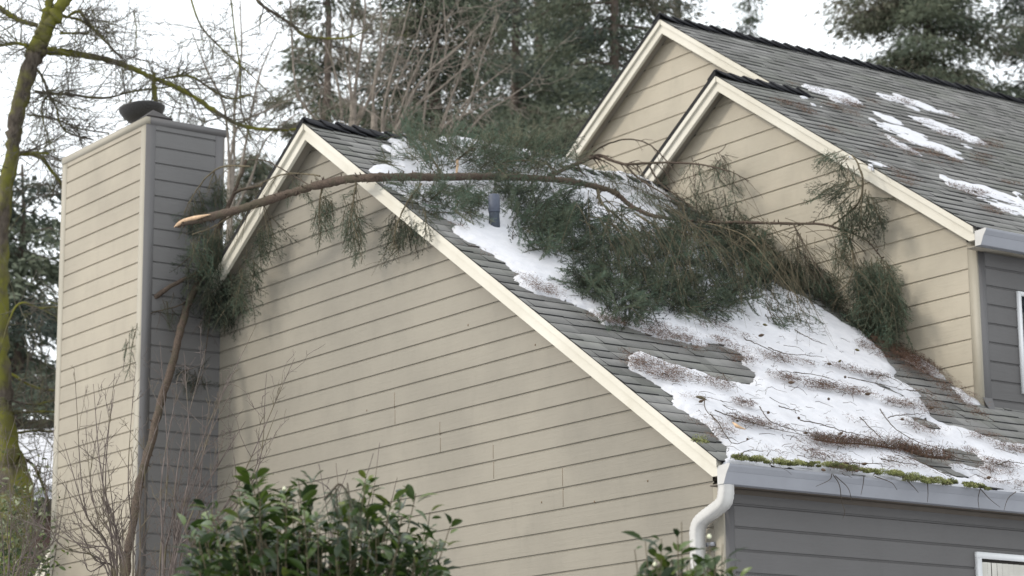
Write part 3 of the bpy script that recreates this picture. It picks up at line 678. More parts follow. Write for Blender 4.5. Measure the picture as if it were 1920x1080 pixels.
up_lit = [(ell(1475, 190, 30, 5, 12), 500), (ell(1490, 200, 34, 6, 15), 700), (ell(1510, 208, 20, 4, 12), 500), (ell(1500, 160, 40, 4, 16), 300), (ell(1550, 178, 30, 4, 20), 350), (ell(1590, 190, 26, 6, 20), 900), (ell(1600, 196, 20, 5, 20), 500), (ell(1585, 208, 26, 5, 20), 700), (ell(1560, 195, 30, 5, 15), 500), (ell(1640, 190, 18, 5, 10), 250), (ell(1690, 190, 22, 5, 15), 500), (ell(1700, 188, 12, 4, 10), 300), (ell(1785, 216, 14, 4, 10), 350), (ell(1560, 243, 18, 4, 12), 400), (ell(1680, 262, 30, 5, 15), 400), (ell(1670, 272, 20, 6, 10), 400), (ell(1708, 283, 26, 7, 8), 1000), (ell(1750, 285, 26, 8, 10), 1000), (ell(1775, 296, 26, 6, 15), 700), (ell(1780, 252, 24, 5, 12), 700), (ell(1860, 268, 22, 8, 12), 900), (ell(1830, 270, 24, 5, 12), 500), (ell(1840, 292, 26, 5, 10), 500), (ell(1690, 325, 34, 8, 22), 900), (ell(1700, 340, 26, 5, 25), 400), (ell(1620, 290, 18, 6, 10), 250), (ell(1800, 352, 26, 6, 15), 700), (ell(1830, 362, 22, 8, 10), 800), (ell(1870, 395, 30, 8, 10), 700), (ell(1905, 342, 20, 5, 5), 400), (ell(1840, 305, 20, 6, 5), 300), (ell(1740, 300, 40, 10, 15), 200), (ell(1640, 225, 60, 20, 15), 200), (ell(1610, 232, 20, 4, 15), 150), (ell(1740, 232, 30, 8, 20), 260)]
up_lit = [(p_, int(n_*.6)) for p_, n_ in up_lit]
litter(up_lit, roof_up, N2, 'needle_litter', 'rusty needle clumps scattered over the upper roof', 43, base=TH+.012, thick=.016)

def tangle(name, path, n, r, label, seed, mat='mat'):
    rng = np.random.default_rng(seed); P = smooth_path([roof(*q, TH+.05) for q in path], per=12); mb = MB()
    i = rng.integers(0, len(P), n); off = rng.normal(0, 1, (n, 3))*np.array([r, r*1.2, r*.7])
    pos = P[i]+off*(.55+.9*vnoise(P[i][:, 1]+9, P[i][:, 0]+9, .11, seed))[:, None]; pos[:, 2] = P[i][:, 2]-off[:, 0]*M1+np.abs(off[:, 2])+.01
    straws(mb, pos, rng, .02, .055, .0018, N1, .9)
    mb.tubes(P, np.full(len(P), r*.22), 6, 0, .2)
    return tag(mb.build(name, mat), label, 'needle mat', 'matted bough pieces on the snow')
tangle('needle_mat', [(1527, 824), (1570, 830), (1620, 833), (1678, 841)], 3000, .038, 'long dark brown needle mat lying across the snow above the gutter, left piece', 51)
tangle('needle_mat', [(1686, 838), (1710, 848), (1740, 856), (1782, 858)], 2600, .05, 'thicker mossy dark needle mat right of the long one, over bare shingles', 52)

def moss(px, py, rx, ry, n, seed, label):
    rng = np.random.default_rng(seed); mb = MB(); nb = max(3, int(rx*70))
    for b in range(nb):
        yy = rng.uniform(-1, 1)*rx; c = roof(px, py, TH+.045); rad = rng.uniform(.018, .050)*(1.25-abs(yy)/rx*.6)
        c = c+np.array([rng.normal(0, .018), yy, 0]); c[2] -= (c[0]-roof(px, py, TH+.045)[0])*M1; k = int(n/nb)
        o = rng.standard_normal((k, 3)); o = unit(o)*(rng.random((k, 1))**.35)*rad*np.array([1, 1.5, .9]); o[:, 2] = np.abs(o[:, 2])
        straws(mb, c+o, rng, .006, .022, .0030, N1, 1.0, np.clip(rng.uniform(.1, .8)+rng.normal(0, .2, k)+(o[:, 2]/rad-.5)*.3, 0, 1))
    return tag(mb.build('moss_clump', 'moss'), label, 'moss', 'moss clumps along the gutter edge')
for i, a in enumerate([(1392, 861, .10, .05, 900, 'leftmost pale moss clump where the gutter begins'), (1425, 865, .10, .06, 900, 'second small moss clump from the left gutter end'), (1460, 869, .12, .07, 1200, 'olive moss clump left of the big green cushion'), (1500, 871, .10, .08, 900, 'brownish moss clump beside hanging twigs'), (1570, 876, .26, .10, 3000, 'largest green moss cushion at the middle of the gutter'), (1610, 881, .10, .08, 800, 'small moss clump holding a fallen cone'), (1658, 887, .20, .09, 2600, 'bright yellow-green moss cushion on the gutter lip'), (1712, 898, .16, .08, 1700, 'moss clump right of the bright yellow-green cushion'), (1765, 905, .12, .06, 1000, 'flat moss clump below the bare shingles'), (1805, 909, .22, .09, 2500, 'long brown-green moss cushion at the right of the gutter'), (1315, 828, .06, .03, 250, 'tiny moss tuft at the rake edge above the gutter')]):
    moss(a[0], a[1], a[2]*1.25, a[3], int(a[4]*1.7), 70+i, a[5])

# cones: one small mesh with scales, copied
rng = np.random.default_rng(8)
def cone_mesh(mat):
    mb = MB(); k = 9; rings = 9; V = []
    for i in range(rings):
        u = i/(rings-1); r = .017*math.sin(math.pi*min(.98, u*.88+.08))**.8; z = u*.055
        for j in range(k*2):
            t = (j+.5*(i % 2))*math.pi/k; rr = r*(1.18 if j % 2 else .82); V.append((rr*math.cos(t), rr*math.sin(t), z-(.004 if j % 2 else 0)))
    idx = np.arange(rings*k*2).reshape(rings, k*2); F = np.stack([idx[:-1], np.roll(idx[:-1], -1, 1), np.roll(idx[1:], -1, 1), idx[1:]], -1).reshape(-1, 4)
    mb.add(V, F); return mb.build('fir_cone', mat)
cones = [(1422, 630, 0, 'brown cone on open snow above the bare shingles'), (1603, 655, 1, 'olive cone alone on snow near the upper wall'), (1572, 679, 1, 'round olive cone in the middle of the snow sheet'), (1559, 683, 0, 'small brown cone left of the round olive cone'), (1584, 707, 0, 'cone at the end of a grey litter streak'), (1430, 608, 1, 'olive cone below the foliage tips'), (1310, 754, 0, 'dark cone at the tip of a bark flake'), (1382, 788, 1, 'cone just above an orange bark flake'), (1499, 786, 0, 'cone at the left end of the long bare twig'), (1515, 812, 0, 'dark cone left of the long needle mat'), (1580, 812, 0, 'dark cone just above the long needle mat'), (1695, 786, 0, 'cone near the rusty litter by the shingles'), (1742, 765, 0, 'reddish cone on rusty litter below the upper wall'), (1850, 896, 0, 'dark round cone on snow near the right end of the gutter'), (1603, 884, 0, 'pale brown cone on the gutter moss'), (1616, 871, 0, 'dark cone above the gutter moss'), (1443, 773, 0, 'tiny cone right of a dark tuft'), (1553, 748, 0, 'tiny cone alone on clean snow'), (1401, 824, 0, 'dark cone above the left gutter moss'), (1622, 739, 0, 'brown cone at the end of the middle litter streak'), (1478, 717, 0, 'cone half buried in the middle litter streak'), (1540, 880, 0, 'rusty cone beside the big moss cushion')]
protos = {}
for px, py, g_, lb in cones:
    mt = 'cone_green' if g_ else 'cone'; P = roof(px, py, TH+.075)
    if mt not in protos: o = protos[mt] = cone_mesh(mt); o.location = P
    else: o = protos[mt].copy(); COL.objects.link(o); o.location = P
    o.rotation_euler = (rng.uniform(1.2, 1.9), rng.uniform(-.3, .3), rng.uniform(0, 6.28)); sc = rng.uniform(.6, .95); o.scale = (sc*.85, sc*.85, sc*1.2)
    tag(o, lb, 'cone', 'cones lying on the snow')
# bark flakes
for i, (pts, lb) in enumerate([([(1374, 792), (1384, 800), (1398, 805)], 'orange bark flake below a cone on the snow'), ([(1305, 744), (1316, 746), (1325, 750)], 'grey bark flake at the left snow edge')]):
    mb = MB(); P = smooth_path([roof(*q, TH+.075) for q in pts], per=4); mb.tubes(P, np.interp(np.arange(len(P)), [0, 3, len(P)-1], [.006, .017, .004]), 5); tag(mb.build('bark_flake', 'cutwood' if i == 0 else 'twig'), lb, 'bark flake', 'bark flakes on the snow')
# loose twigs traced on the snow
tw = [([(1340, 769), (1370, 780), (1420, 795), (1470, 808), (1540, 822)], 'long thin twig in the left half of the snow sheet'), ([(1424, 762), (1430, 772), (1445, 790), (1480, 803), (1520, 812)], 'dark forked twig crossing the long thin twig'), ([(1500, 787), (1540, 796), (1580, 808), (1610, 815), (1645, 823)], 'bare twig above the long needle mat'), ([(1395, 634), (1420, 645), (1450, 660), (1465, 672)], 'bent twig above a grey litter streak'), ([(1440, 652), (1470, 662), (1510, 666), (1545, 670)], 'dark twig bundle right of the bent twig'), ([(1665, 782), (1690, 778), (1720, 776), (1735, 775)], 'short curved twig by the reddish cone'), ([(1650, 768), (1670, 795), (1700, 818), (1740, 835), (1790, 848)], 'long fine twig running to the thick needle mat'), ([(1612, 782), (1635, 805), (1655, 825), (1672, 840)], 'thin twig ending at the gap between the mats'), ([(1700, 855), (1740, 872), (1770, 888), (1790, 896)], 'snow-edged stick below the thick needle mat'), ([(1332, 776), (1348, 795), (1360, 815), (1375, 832), (1395, 828), (1412, 820)], 'dark hooked twig near the left gutter end'), ([(1322, 745), (1321, 760), (1328, 775), (1340, 780)], 'upright dark twig at a bark flake'), ([(1460, 762), (1478, 766), (1500, 772)], 'short thick twig piece on clean snow'), ([(1355, 700), (1362, 712), (1375, 728)], 'fine twig in grey litter'), ([(1488, 698), (1520, 702), (1555, 708)], 'faint twig in the middle of the snow'), ([(1490, 618), (1510, 630), (1530, 640), (1550, 646)], 'fine twig below the drooping foliage tips'), ([(1590, 708), (1640, 718), (1690, 730)], 'long straight fine twig left of the bare shingles'), ([(1770, 850), (1810, 862), (1860, 868), (1900, 878)], 'thin stick right of the thick needle mat'), ([(1870, 872), (1890, 866), (1925, 870)], 'dark twig at the right frame edge'), ([(1652, 860), (1690, 868), (1720, 872)], 'thin twig under the thick mat'), ([(1575, 868), (1620, 868), (1660, 870)], 'fine twig over the gutter moss'), ([(1700, 730), (1730, 735), (1752, 742)], 'twig in rusty litter under the wall'), ([(1385, 855), (1400, 845), (1430, 846)], 'twig near the left moss'), ([(1630, 700), (1660, 706), (1680, 712)], 'short dark twig near the upper wall')]
for pts, lb in tw:
    mb = MB(); P = smooth_path([roof(*q, TH+.085) for q in pts], per=5); P[:, 2] += rng.normal(0, .003, len(P))
    mb.tubes(P, np.linspace(.0052, .0022, len(P)), 5)
    nb = rng.integers(2, 7); 
    for _ in range(nb):
        i = rng.integers(1, len(P)-1); d = unit(P[min(i+1, len(P)-1)]-P[i-1]); s = np.cross(N1, d)*rng.choice([-1, 1]); L = rng.uniform(.04, .16)
        Q = np.array([P[i]+(d*.7+s*.7)*L*t+N1*.01*math.sin(t*3) for t in (0, .35, .7, 1)]); mb.tubes(Q, [.002, .0017, .0013, .0009], 3)
    tag(mb.build('loose_twig', 'twig_dark'), lb, 'twig', 'loose twigs on the snow')
tq = sample_poly([(1180, 690), (1300, 700), (1420, 720), (1400, 600), (1480, 580), (1640, 650), (1740, 740), (1900, 840), (1915, 925), (1600, 893), (1375, 862), (1290, 760)], 230, rng); mb = MB()
for px_, py_ in tq:
    p = roof(px_, py_, TH+.045+rng.uniform(0, .03)); a_ = rng.normal(0, .6); d = unit(np.array([math.sin(a_), math.cos(a_), -M1*math.sin(a_)])); L = rng.uniform(.04, .22); u = np.linspace(0, 1, 5)[:, None]
    mb.tubes(p+d*L*u+N1*.012*np.sin(u*3)+rng.normal(0, .006, (5, 3)), np.linspace(.0026, .0012, 5)*rng.uniform(.7, 1.4), 3)
tag(mb.build('twig_scatter', 'twig_dark'), 'fine broken twiglets sprinkled over the big snow sheet', 'twig litter', kind='stuff')
# twigs hanging over the gutter
hang = [([(1560, 888), (1555, 900), (1530, 912)], 'stiff twig poking left over the gutter'), ([(1562, 890), (1574, 910), (1578, 940), (1584, 960), (1580, 972)], 'long pale twig hanging below the gutter'), ([(1566, 892), (1590, 915), (1597, 940)], 'fine twig hanging right of the long pale one'), ([(1640, 893), (1665, 902), (1675, 908), (1682, 919)], 'dark curved twig on the gutter face'), ([(1620, 892), (1618, 910), (1614, 928)], 'short vertical twig on the gutter face'), ([(1739, 905), (1740, 925), (1739, 942)], 'straight thin twig hanging at the gutter middle'), ([(1838, 916), (1834, 935), (1836, 955)], 'left leg of the forked twig at the right of the gutter'), ([(1838, 916), (1855, 935), (1875, 951)], 'right leg of the forked twig at the right of the gutter'), ([(1905, 922), (1890, 935), (1882, 958)], 'curved twig near the right end of the gutter'), ([(1702, 902), (1715, 915), (1722, 924)], 'small twig over the gutter near the yellow moss')]
for pts, lb in hang:
    mb = MB(); P = smooth_path([PX(*q, .335) for q in pts], per=5)
    mb.tubes(P, np.linspace(.0042, .0018, len(P)), 5); tag(mb.build('hanging_twig', 'twig_dark'), lb, 'twig', 'twigs hanging over the gutter')

# ------------------------------------------------------------------ conifer foliage
def spray_proto(seed, L=1.0, n_side=13, needle=.022, nw=.0017, gap=.0065):
    """a fir spray along +X of length L: twig segments (for tubes) and needle triangles, fan lying in XY, drooping in -Z"""
    rng = np.random.default_rng(seed); segs = []
    m = 8; t = np.linspace(0, 1, m); ax = np.stack([t*L, .04*L*np.sin(t*3+rng.random()*3), -.10*L*t**2], 1); segs.append((ax, .0035, .0012))
    for i in range(n_side):
        u = .08+.88*i/n_side+rng.normal(0, .012); s = 1 if i % 2 else -1
        b = np.array([np.interp(u, t, ax[:, k]) for k in range(3)]); sl = L*(.40*(1-u)**.8+.07)*rng.uniform(.65, 1.2)
        a = math.radians(rng.uniform(38, 68))*s; d = np.array([math.cos(a), math.sin(a), rng.normal(-.10, .18)])
        q = np.linspace(0, 1, 5)[:, None]; P = b+d*sl*q+np.array([.15*sl, 0, -.16*sl])*q**2; segs.append((P, .0018, .0008))
        for j in range(2 if sl > .18*L else 0):
            v = rng.uniform(.3, .8); bb = b+d*sl*v; a2 = a+rng.choice([-1, 1])*.8; P2 = bb+np.array([math.cos(a2), math.sin(a2), -.1])*sl*.4*q; segs.append((P2, .0012, .0006))
    NP, ND, TT = [], [], []
    for P, r0, r1 in segs:
        ln = np.linalg.norm(np.diff(P, axis=0), axis=1).sum(); k = max(4, int(ln/gap*2)); u = rng.random(k)*(len(P)-1); i = np.minimum(u.astype(int), len(P)-2); f = (u-i)[:, None]
        pos = P[i]*(1-f)+P[i+1]*f; d = unit(P[i+1]-P[i]); o = rng.standard_normal((k, 3)); o -= (o*d).sum(1)[:, None]*d; o = unit(o); o[:, 2] *= .6
        nd = unit(d*.65+o*.85); NP.append(pos); ND.append(nd); TT.append(np.full(k, len(TT) % 3*.08))
    NP = np.vstack(NP); ND = np.vstack(ND); TT = np.concatenate(TT); Ln = needle*rng.uniform(.7, 1.15, len(NP))[:, None]
    S = unit(np.cross(ND, rng.standard_normal(ND.shape)))*nw
    tri = np.stack([NP-S, NP+S, NP+ND*Ln], 1)
    return tri, TT, segs
PROTO = [spray_proto(100+i, .56, 10, .021, .0021, .0058) for i in range(6)]
PROTO_THIN = [spray_proto(130+i, .5, 8, .02, .002, .014) for i in range(4)]
def frame_from(d, rng, flat=None):
    d = unit(d); r = rng.standard_normal(3) if flat is None else flat+rng.normal(0, .35, 3)
    z = unit(r-d*(r@d)); y = np.cross(z, d); return np.stack([d, y, z], 0)
def put_sprays(mbn, mbt, pos, dirs, scale, rng, protos=PROTO, tint=None, flat=None):
    for i in range(len(pos)):
        tri, tt, segs = protos[rng.integers(len(protos))]; Fm = frame_from(dirs[i], rng, flat)*scale[i]
        V = tri.reshape(-1, 3)@Fm+pos[i]; b = rng.random() if tint is None else tint[i]
        mbn.add(V, np.arange(len(V)).reshape(-1, 3), 0, np.repeat(np.clip(b+tt+rng.normal(0, .05, len(tt)), 0, 1), 3))
        P, r0, r1 = segs[0]; mbt.tubes(P@Fm+pos[i], np.linspace(r0, r1, len(P))*1.3, 3, 0)
        for P, r0, r1 in segs[1:6:2]: mbt.tubes(P@Fm+pos[i], np.linspace(r0, r1, len(P)), 3, 0)
def surf_hit(px, py):
    best = None; v = ray(px, py)
    def tr(n, d, ok):
        nonlocal best
        n = np.array(n, float); t = (d-CAM@n)/(v@n)
        if t <= 0: return
        P = CAM+v*t
        if ok(P) and (best is None or t < best): best = t
    tr((M1, 0, 1), AZ+M1*AX+TH, lambda P: P[0] > AX and P[1] > -OH and (P[1] < YB or P[0] > CX) and P[0] < .2)
    tr((0, 1, 0), YB, lambda P: P[0] < CX and P[0] > -7.0 and P[2] > rz1(P[0]) and P[2] < BZ-M2*abs(P[0]-BX))
    tr((0, 1, 0), 0, lambda P: -8.4 < P[0] < 0 and P[2] < rz1(P[0]))
    tr((1, 0, 0), -8.4, lambda P: -.96 < P[1] < 0 and P[2] < 9.33)
    if best is None:
        best = (AZ+.15-CAM[2])/v[2] if v[2] > 0 else 24
        best = min(best, 30)
    return best
def fill(poly, n, rng, smin, smax, dirfn, off=(.05, .5)):
    n = int(n*(.68 if n > 300 else .9))+1
    q = sample_poly(poly, n, rng); P = []; D = []
    for px, py in q:
        t = surf_hit(px, py)-rng.uniform(*off)/1.0; P.append(CAM+ray(px, py)*t); D.append(dirfn(px, py))
    return np.array(P), np.array(D), rng.uniform(smin, smax, n)*1.12
DOWN = np.array([0, 0, -1.]); RIGHT = RT; SLOPE = unit(np.array([1, 0, -M1]))
def ON(px, py):
    a = roof(px, py); b = roof(px+6, py+40); return unit(b-a)+np.array([.25, 0, .37])*.35
def dir_mix(rng, *terms, jit=.35):
    if callable(terms[0]): return lambda px, py: unit(terms[0](px, py)+rng.normal(0, jit, 3))
    return lambda px, py: unit(sum(w*np.array(v) for w, v in terms)+rng.normal(0, jit, 3))

limb = tag(empty('fallen_limb', PY(700, 333, -.45)), 'long broken conifer limb with split pale end, its green foliage heaped on the lower roof', 'fallen limb')
lp = [(327, 425, -1.10, 4.5), (345, 417, -1.08, 6.5), (370, 411, -1.06, 8), (400, 405, -1.02, 8), (470, 386, -.90, 8.3), (560, 357, -.72, 8.5), (640, 338, -.58, 8.5), (700, 333, -.47, 8.5), (760, 332, -.12, 8.2), (830, 332, .40, 8), (900, 331, .95, 7.8), (985, 333, 1.65, 7.2), (1060, 339, 2.2, 6.5), (1105, 347, 2.5, 6.2), (1140, 356, 2.7, 6), (1160, 366, 2.8, 5.4), (1180, 384, 2.9, 4.6), (1215, 402, 3.0, 4.2), (1260, 410, 3.2, 3.8), (1320, 416, 3.5, 3.4), (1400, 417, 3.75, 3), (1460, 419, 3.9, 2.8), (1540, 421, 4.05, 2.4), (1590, 435, 4.12, 1.8), (1625, 452, 4.15, 1.4), (1650, 480, 4.18, 1.1), (1668, 510, 4.2, .9)]
def trace(pts, per=5, wob=.0, rng=None):
    P = []; R = []
    for px, py, yy, r in pts: p = PY(px, py, yy+.2+.04*yy); P.append(p); R.append(.92*r*np.linalg.norm(p-CAM)/FPX)
    S = smooth_path(np.column_stack([P, R]), per=per)
    if wob: S[:, :3] += rng.normal(0, wob, (len(S), 3))
    return S[:, :3], S[:, 3]
rng = np.random.default_rng(77)
P, R = trace(lp, 14, .0022, rng); mb = MB(); mb.tubes(P[4:], R[4:]*(1+.075*rng.standard_normal(len(R)-4)+.06*np.sin(np.arange(len(R)-4)*.35)), 12); lo = mb.build('limb', 'bark_red', limb, smooth=True)
# split end: pale blade of wood
a, b, c, d = PY(327, 426, -.96), PY(345, 414, -.945), PY(372, 407, -.945), PY(394, 402, -.92)
mb = MB(); Q = smooth_path([a, b, c, d], per=5); mb.tubes(Q, np.interp(np.linspace(0, 1, len(Q)), [0, .15, .6, 1], [.007, .021, .023, .005]), 7); mb.build('split_end', 'cutwood', lo)
# bark knots along the limb
def knobs(mb, P, R, n, rng, L=.02):
    for _ in range(n):
        i = rng.integers(3, len(P)-3); d = unit(np.cross(P[i+1]-P[i-1], rng.standard_normal(3))); mb.tubes(np.array([P[i]+d*R[i]*.6, P[i]+d*(R[i]+L*.6), P[i]+d*(R[i]+L)]), [.010, .006, .002], 5)
mb = MB(); knobs(mb, P, R, 160, rng, .03); tag(mb.build('knots', 'bark_red', lo), kind='stuff')

def side_branch(parent, path, mat='twig', fol=None, name='side_branch', subs=0, subL=.3, rng=rng, sprays=PROTO, stint=(.1, .9), label=None):
    """path traced (px,py,y,radius px); fol = list of (poly, count, scale range, direction fn, offset, tint range)"""
    P, R = trace(path, 6, .002, rng); mb = MB(); mb.tubes(P, R, 6)
    pos, dr, sc, tn = [], [], [], []
    for _ in range(subs):
        i = rng.integers(2, len(P)-2); d = unit(P[i+1]-P[i]); o = unit(d*.5+rng.normal(0, .45, 3)+np.array([0, 0, -.55])); L = subL*rng.uniform(.4, 1.1)
        u = np.linspace(0, 1, 7)[:, None]; Q = P[i]+o*L*u+np.array([0, 0, -.45*L])*u**2+rng.normal(0, .006, (7, 3))*u; mb.tubes(Q, np.linspace(max(R[i]*.5, .003), .0013, 7), 4)
        for __ in range(rng.integers(0, 3)):
            j = rng.integers(2, 6); o2 = unit(o+rng.normal(0, .6, 3)+DOWN*.3); Q2 = Q[j]+o2*L*.5*u+DOWN*.12*L*u**2; mb.tubes(Q2, np.linspace(.0022, .001, 7), 3)
    br = mb.build(name, mat, parent)
    if label: br['label'] = label
    mbn, mbt = MB(), MB()
    for poly, n, (s0, s1), dfn, off, (t0, t1) in (fol or []):
        p_, d_, s_ = fill(poly, n, rng, s0, s1, dfn, off); put_sprays(mbn, mbt, p_, d_, s_, rng, sprays, rng.uniform(t0, t1, len(p_)))
    if mbn.n: mbn.build('foliage', 'needle', br); tag(mbt.build('twigs', mat, br), kind='stuff')
    return br
dd = lambda *t, jit=.35: dir_mix(rng, *t, jit=jit)
HANG = dd((1, DOWN), (.12, RIGHT), jit=.30)
HANGL = dd((1, DOWN), (-.25, RIGHT), jit=.15)
# --- near the chimney
side_branch(limb, [(470, 312, -.7, 2), (420, 312, -.8, 1.8), (390, 330, -.85, 1.5), (365, 362, -.9, 1.2), (345, 400, -.92, .9)], fol=[([(345, 395), (352, 370), (372, 345), (384, 340), (384, 395), (372, 415), (350, 410)], 24, (.35, .6), HANG, (.02, .12), (.2, .6)), ([(398, 322), (425, 318), (425, 355), (402, 380), (397, 365)], 16, (.35, .6), HANG, (.02, .15), (.3, .7))], subs=6)
side_branch(limb, [(520, 370, -.8, 3), (480, 385, -.85, 2.5), (440, 402, -.9, 2), (400, 425, -.9, 1.5), (360, 440, -.92, 1)], fol=[([(350, 432), (400, 418), (450, 405), (450, 440), (440, 500), (420, 520), (395, 520), (372, 470), (355, 455)], 90, (.4, .8), HANG, (.05, .5), (.1, .7)), ([(450, 400), (520, 372), (532, 395), (520, 420), (500, 450), (478, 500), (465, 545), (452, 575), (440, 540), (430, 470)], 62, (.35, .7), HANG, (.3, .75), (.1, .55)), ([(385, 500), (430, 500), (450, 540), (430, 575), (405, 590), (388, 560)], 40, (.4, .8), HANG, (.05, .4), (0, .35))], subs=16)
side_branch(limb, [(600, 330, -.62, 2), (560, 325, -.65, 1.6), (520, 330, -.7, 1.4), (480, 350, -.75, 1.1)], fol=[([(490, 345), (530, 320), (560, 325), (600, 335), (540, 360), (495, 378)], 30, (.25, .5), dd((1, DOWN), (.5, RIGHT), jit=.4), (.38, .6), (.3, .8))], subs=10)
side_branch(limb, [(470, 300, -.6, 1.2), (500, 302, -.6, 1.3), (530, 318, -.62, 1.4), (560, 335, -.65, 1.4), (583, 350, -.7, 1.2)], mat='twig_dark')
side_branch(limb, [(605, 350, -.62, 2.2), (600, 372, -.6, 1.8), (598, 400, -.58, 1.2), (600, 425, -.56, .8)], fol=[([(590, 368), (612, 366), (614, 400), (606, 425), (594, 425)], 20, (.3, .55), HANG, (.35, .6), (.3, .8)), ([(612, 368), (630, 372), (626, 385), (614, 380)], 5, (.2, .35), HANG, (.35, .6), (.3, .8))], subs=4)
side_branch(limb, [(668, 340, -.55, 2.0), (664, 370, -.53, 1.5), (660, 410, -.52, 1.0), (672, 450, -.5, .8)], fol=[([(640, 360), (680, 355), (686, 400), (686, 455), (676, 465), (660, 440), (648, 400)], 24, (.3, .6), HANG, (.38, .6), (.25, .7))], subs=8, mat='twig')
side_branch(limb, [(790, 345, -.2, 2.6), (770, 370, -.35, 2.2), (755, 395, -.45, 1.8), (742, 430, -.5, 1.2), (738, 470, -.5, .8)], fol=[([(735, 390), (770, 372), (808, 378), (812, 400), (780, 412), (765, 440), (750, 480), (738, 470), (728, 430)], 42, (.35, .65), dd((1, DOWN), (-.2, RIGHT), jit=.3), (.05, .35), (0, .45))], subs=10)
# --- on the ridge
side_branch(limb, [(830, 330, .4, 2.2), (815, 305, .5, 2.4), (800, 280, .6, 1.8), (785, 255, .7, 1.2)], fol=[([(750, 262), (762, 250), (800, 252), (850, 262), (872, 290), (865, 320), (800, 325), (770, 300), (765, 280)], 85, (.35, .7), dd((1, UP), (-.5, RIGHT), jit=.7), (.05, .7), (.45, .9)), ([(716, 292), (760, 285), (790, 300), (770, 325), (735, 322)], 14, (.3, .5), dd((-1, RIGHT), (.2, UP), jit=.3), (.02, .2), (.4, .9))], subs=16)
side_branch(limb, [(950, 331, 1.3, 2.4), (930, 310, 1.35, 2.0), (960, 302, 1.5, 1.6), (1010, 303, 1.8, 1.3), (1045, 320, 2.0, 1)], fol=[([(860, 275), (900, 280), (960, 282), (1040, 280), (1056, 300), (1050, 330), (960, 328), (880, 328)], 170, (.35, .75), dd((.6, UP), (.5, RIGHT), jit=.8), (.05, .8), (.2, .95)), ([(870, 262), (930, 272), (1000, 268), (1050, 285), (1000, 300), (900, 295)], 40, (.35, .65), dd((.9, UP), (.2, RIGHT), jit=.5), (.1, .8), (.5, 1.0))], subs=26, subL=.4)
side_branch(limb, [(858, 300, .8, 3), (856, 330, .78, 2.4)], mat='cutwood')
side_branch(limb, [(857, 300, .9, 2.2), (876, 285, 1.0, 2.2), (890, 278, 1.05, 1.8), (882, 277, 1.0, 1.0)], mat='twig_dark')
# --- below the limb on the left part of the slope
side_branch(limb, [(760, 342, .0, 2.6), (790, 360, .2, 2.2), (840, 378, .5, 1.8), (880, 395, .8, 1.3)], fol=[([(735, 345), (800, 345), (900, 345), (915, 372), (918, 400), (880, 402), (820, 398), (790, 385), (760, 372)], 130, (.35, .7), dd(ON, jit=.55), (.02, .35), (.25, .9))], subs=22)
side_branch(limb, [(1000, 338, 1.7, 2.8), (990, 365, 1.7, 2.4), (985, 400, 1.65, 1.8), (980, 440, 1.6, 1.2)], fol=[([(905, 345), (980, 345), (1080, 350), (1085, 400), (1080, 440), (1040, 475), (1000, 462), (962, 440), (958, 400), (955, 365)], 330, (.4, .85), dd(ON, jit=.33), (.04, .5), (.05, .65))], subs=34, subL=.5)
# --- the big mass
side_branch(limb, [(1120, 350, 2.6, 4), (1128, 380, 2.55, 3), (1160, 408, 2.5, 2.4), (1185, 440, 2.4, 2), (1190, 460, 2.35, 1.6), (1170, 490, 2.3, 1.1), (1150, 505, 2.25, .8)], mat='twig', fol=[([(1085, 400), (1130, 395), (1180, 400), (1240, 420), (1260, 470), (1270, 560), (1220, 580), (1170, 578), (1120, 562), (1085, 530), (1065, 490)], 560, (.4, .9), dd(ON, jit=.3), (.04, .6), (0, .65)), ([(1075, 510), (1110, 520), (1130, 560), (1100, 555), (1078, 535)], 40, (.4, .7), dd((.7, SLOPE), (-.7, RIGHT), jit=.4), (.02, .2), (.3, .9))], subs=50, subL=.7, label='side branch with the densest dark green foliage')
side_branch(limb, [(1190, 400, 2.9, 2.6), (1230, 425, 2.9, 2.2), (1262, 455, 2.85, 1.8), (1285, 480, 2.8, 1.2), (1290, 500, 2.8, .8)], fol=[([(1240, 420), (1300, 422), (1400, 428), (1440, 450), (1440, 520), (1420, 560), (1360, 575), (1320, 565), (1280, 585), (1255, 560)], 560, (.4, .9), dd(ON, jit=.3), (.04, .6), (0, .6)), ([(1255, 560), (1340, 560), (1352, 582), (1300, 590), (1265, 590)], 40, (.4, .7), dd((1, SLOPE), jit=.4), (.02, .2), (.3, .8))], subs=44, subL=.6)
side_branch(limb, [(1310, 416, 3.45, 2.4), (1350, 425, 3.45, 2.0), (1400, 445, 3.5, 1.7), (1440, 490, 3.45, 1.3), (1480, 540, 3.3, 1.0), (1500, 560, 3.2, .8)], fol=[([(1400, 520), (1440, 520), (1460, 555), (1470, 590), (1455, 605), (1430, 580)], 44, (.45, .8), dd((1, DOWN), (.45, RIGHT), jit=.2), (.1, .4), (.2, .7)), ([(1468, 520), (1500, 525), (1510, 560), (1514, 595), (1500, 608), (1480, 590), (1470, 560)], 44, (.4, .7), HANG, (.1, .4), (.1, .6)), ([(1380, 440), (1420, 450), (1470, 470), (1500, 520), (1470, 530), (1420, 520)], 150, (.4, .8), HANG, (.1, .6), (0, .45))], subs=26, subL=.5)
